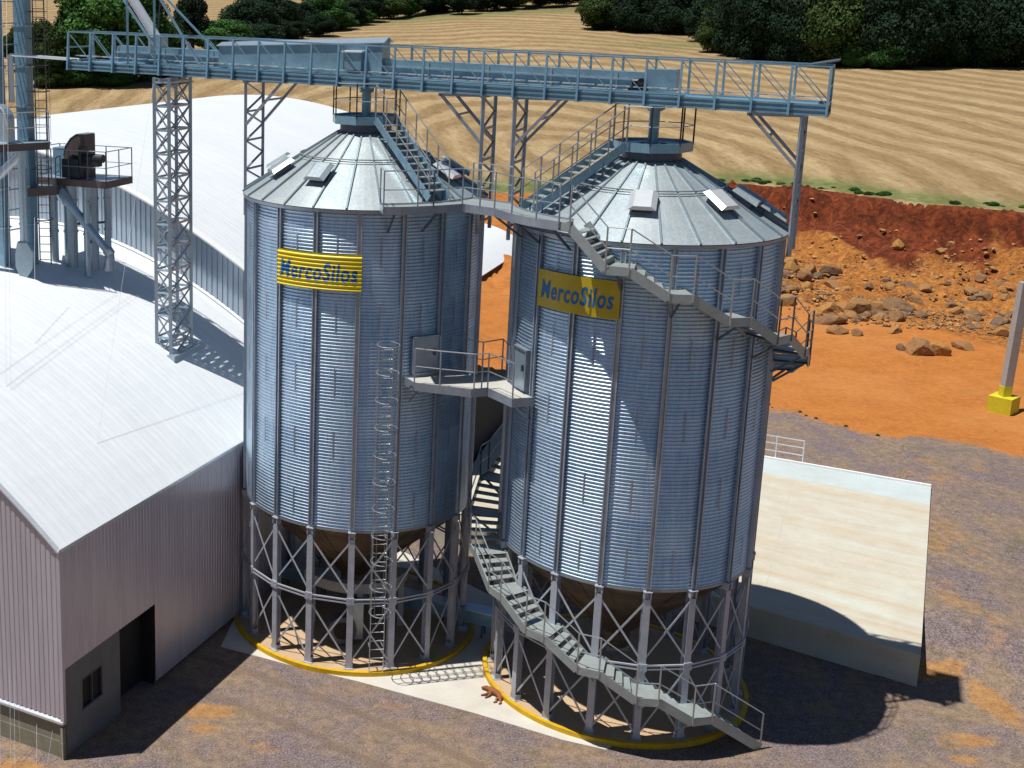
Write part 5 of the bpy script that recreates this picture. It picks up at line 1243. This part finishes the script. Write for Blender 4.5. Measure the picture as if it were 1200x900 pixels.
def tree(x, y, h_, w_, kind, label, group=None, name='tree', low=.16):
    z = H(x, y) - .1; root = thing(name, label, 'tree' if name != 'bush' else 'bush', (x, y, z), group); root.rotation_euler = (0, 0, random.uniform(0, 6))
    c = bpy.data.objects.new('crown', random.choice(CR[kind])); COL.objects.link(c); c.parent = root
    lo = h_ * low; c.location = (0, 0, (h_ + lo) / 2); c.scale = (w_ / 2, w_ / 2, (h_ - lo) / 2); c.rotation_euler = (0, 0, random.uniform(0, 6))
    t = bpy.data.objects.new('trunk', random.choice(TRK)); COL.objects.link(t); t.parent = root; t.scale = (h_, h_, h_ * .95)
random.seed(21)
tree(-17.0, 197, 16.5, 17, 'green', 'large broad green tree behind the left end of the gantry', None, 'broadleaf_tree', .05)
tree(-25.5, 193, 10, 8.5, 'olive', 'olive-brown thin tree right behind the blue elevator', None, 'broadleaf_tree', .05)
tree(-22.5, 205, 14.5, 6.5, 'cone', 'dark pointed conifer left of the large green tree', None, 'conifer')
tree(-4.3, 246, 13.5, 9, 'cone', 'dark pointed conifer right of the spout mast', None, 'conifer')
tree(-13.0, 225, 15, 9, 'dark', 'dark tree just right of the large green tree', None, 'broadleaf_tree')
tree(-9.0, 208, 9, 9, 'olive', 'medium olive tree under the spout mast', None, 'broadleaf_tree', .04)
tree(1.7, 246, 6.2, 12, 'green', 'low wide green tree above the middle of the gantry left part', None, 'broadleaf_tree', .02)
tree(-12.5, 199, 12.5, 12, 'green', 'second large green tree, right of the broad one behind the gantry', None, 'broadleaf_tree', .02)
tree(-21.5, 199, 11.5, 10, 'olive', 'olive tree filling the gap left of the broad green tree', None, 'broadleaf_tree', .02)
tree(-32, 215, 8, 8, 'olive', 'olive tree at the left picture edge behind the elevator', None, 'broadleaf_tree', .05)
tree(-29.5, 205, 9, 7, 'dark', 'dark low tree behind the elevator casing', None, 'broadleaf_tree', .04)
for (x_, y_, h_, w_, k_, l_) in ((-20.6, 193.5, 3.6, 7, 'green', 'low green bush at the field edge left of the gantry'), (-15.2, 193.5, 2.6, 6.5, 'green', 'second green bush at the field edge under the gantry'), (-24.5, 191.5, 3.6, 6, 'olive', 'olive bush nearest the elevator ladder'), (-9.5, 203, 3.2, 8, 'olive', 'dark olive bush right of the lattice tower at the field edge')):
    tree(x_, y_, h_, w_, k_, l_, None, 'bush', -.05)
for (x_, y_, h_, w_) in ((7.1, 265, 9.6, 11.5), (12.2, 277, 10, 12), (18, 291, 7.5, 10.5), (25, 300, 9, 10.5), (31, 316, 7, 11), (37.6, 327, 8, 11), (45.6, 338, 7, 10.5), (51.5, 343, 6.5, 8), (57, 346, 6.5, 11.5), (15, 268, 5, 8), (23, 284, 5, 8), (10, 258, 5, 9), (30, 304, 4, 8), (36, 318, 4, 7)):
    tree(x_, y_, h_, w_, random.choice(['dark', 'dark', 'green', 'olive']), 'dark green tree in the row dividing the stubble fields left of centre', 'trees of the dividing row', 'broadleaf_tree', .04)
for (x_, y_, h_, w_) in ((65, 339, 7, 9), (74, 350, 6.5, 12), (82, 356, 7, 12), (91, 361, 7, 12), (99, 366, 7, 12), (108, 368, 7, 12), (70, 362, 6, 12), (86, 370, 7, 12), (61, 352, 5, 12)):
    tree(x_, y_, h_, w_, random.choice(['dark', 'dark', 'olive']), 'small distant tree in the far row at the top centre', 'trees of the far row', 'broadleaf_tree', .03)
WOOD = 'dense dark trees of the wood edge'
base = [(86, 281), (91, 276), (95, 272), (90, 271), (97, 267), (102, 265), (100, 276), (107, 268), (106, 258), (97, 247), (101, 245), (95, 233), (93, 226), (91, 218), (92, 211), (97, 209), (94, 205), (98, 203), (103, 201), (107, 200), (112, 199), (117, 198), (122, 197), (127, 196), (132, 195), (138, 194)]
for i, (x_, y_) in enumerate(base):
    h_ = random.uniform(11, 14.5) if y_ < 240 else random.uniform(8.5, 11)
    tree(x_ + random.uniform(-.8, .8), y_ + random.uniform(-.5, 1), h_, random.uniform(9.5, 13.5), random.choice(['dark', 'dark', 'dark', 'dark', 'dark', 'olive']), 'dense dark tree of the wood edge at the top right', WOOD, 'broadleaf_tree', -.12)
for row, (dy, hh) in enumerate(((9, 15), (20, 17), (33, 18), (48, 19))):
    for x_ in np.arange(96 + row * 3, 160 + row * 9, 8.0):
        y_ = 211 + dy - (x_ - 100) * .15; tree(x_ + random.uniform(-2, 2), y_ + random.uniform(-3, 3), hh * random.uniform(.85, 1.1), random.uniform(10.5, 15), random.choice(['dark', 'dark', 'dark', 'olive', 'dark']), 'dense dark tree of the wood edge at the top right', WOOD, 'broadleaf_tree', -.02)
tree(103.5, 197.5, 4.6, 6.5, 'green', 'lighter green bush in front of the dark wood edge', None, 'bush', -.05)
tree(99.5, 199, 3.6, 4, 'green', 'small light bush left of the lighter green bush at the wood edge', None, 'bush', -.05)
tree(88, 226.5, 6, 6, 'olive', 'greyish round tree at the left corner of the dark wood', None, 'broadleaf_tree', .02)
tree(84.5, 281, 9, 11, 'olive', 'lone round dark tree at the top centre right of the field track', None, 'broadleaf_tree', .02)
# tufts on the bank edge
r_ = random.Random(3)
for k in range(34):
    x_ = r_.choice([r_.gauss(52.5, 1.5), r_.gauss(55, 1.2), r_.uniform(44, 66)]); y_ = float(np.interp(x_, _YX, _YY)) + r_.uniform(.6, 3.0); s_ = r_.uniform(.1, .3)
    tree(x_, y_, s_ * 1.3, s_ * 3.2, r_.choice(['bright', 'olive', 'green']), 'low green tuft growing on the edge above the red bank', 'green tufts on the bank edge', 'bush', -.1)
for k in range(16):
    x_ = r_.choice([r_.uniform(29, 31.5), r_.uniform(31, 34)]); y_ = 66.2 - (x_ - 29) * 1.3 + r_.uniform(-.5, .5); s_ = r_.uniform(.05, .13)
    tree(x_, y_, s_ * 1.6, s_ * 2, 'olive', 'tiny weed at the border between gravel and orange soil', 'weeds on the gravel border', 'bush', -.1)
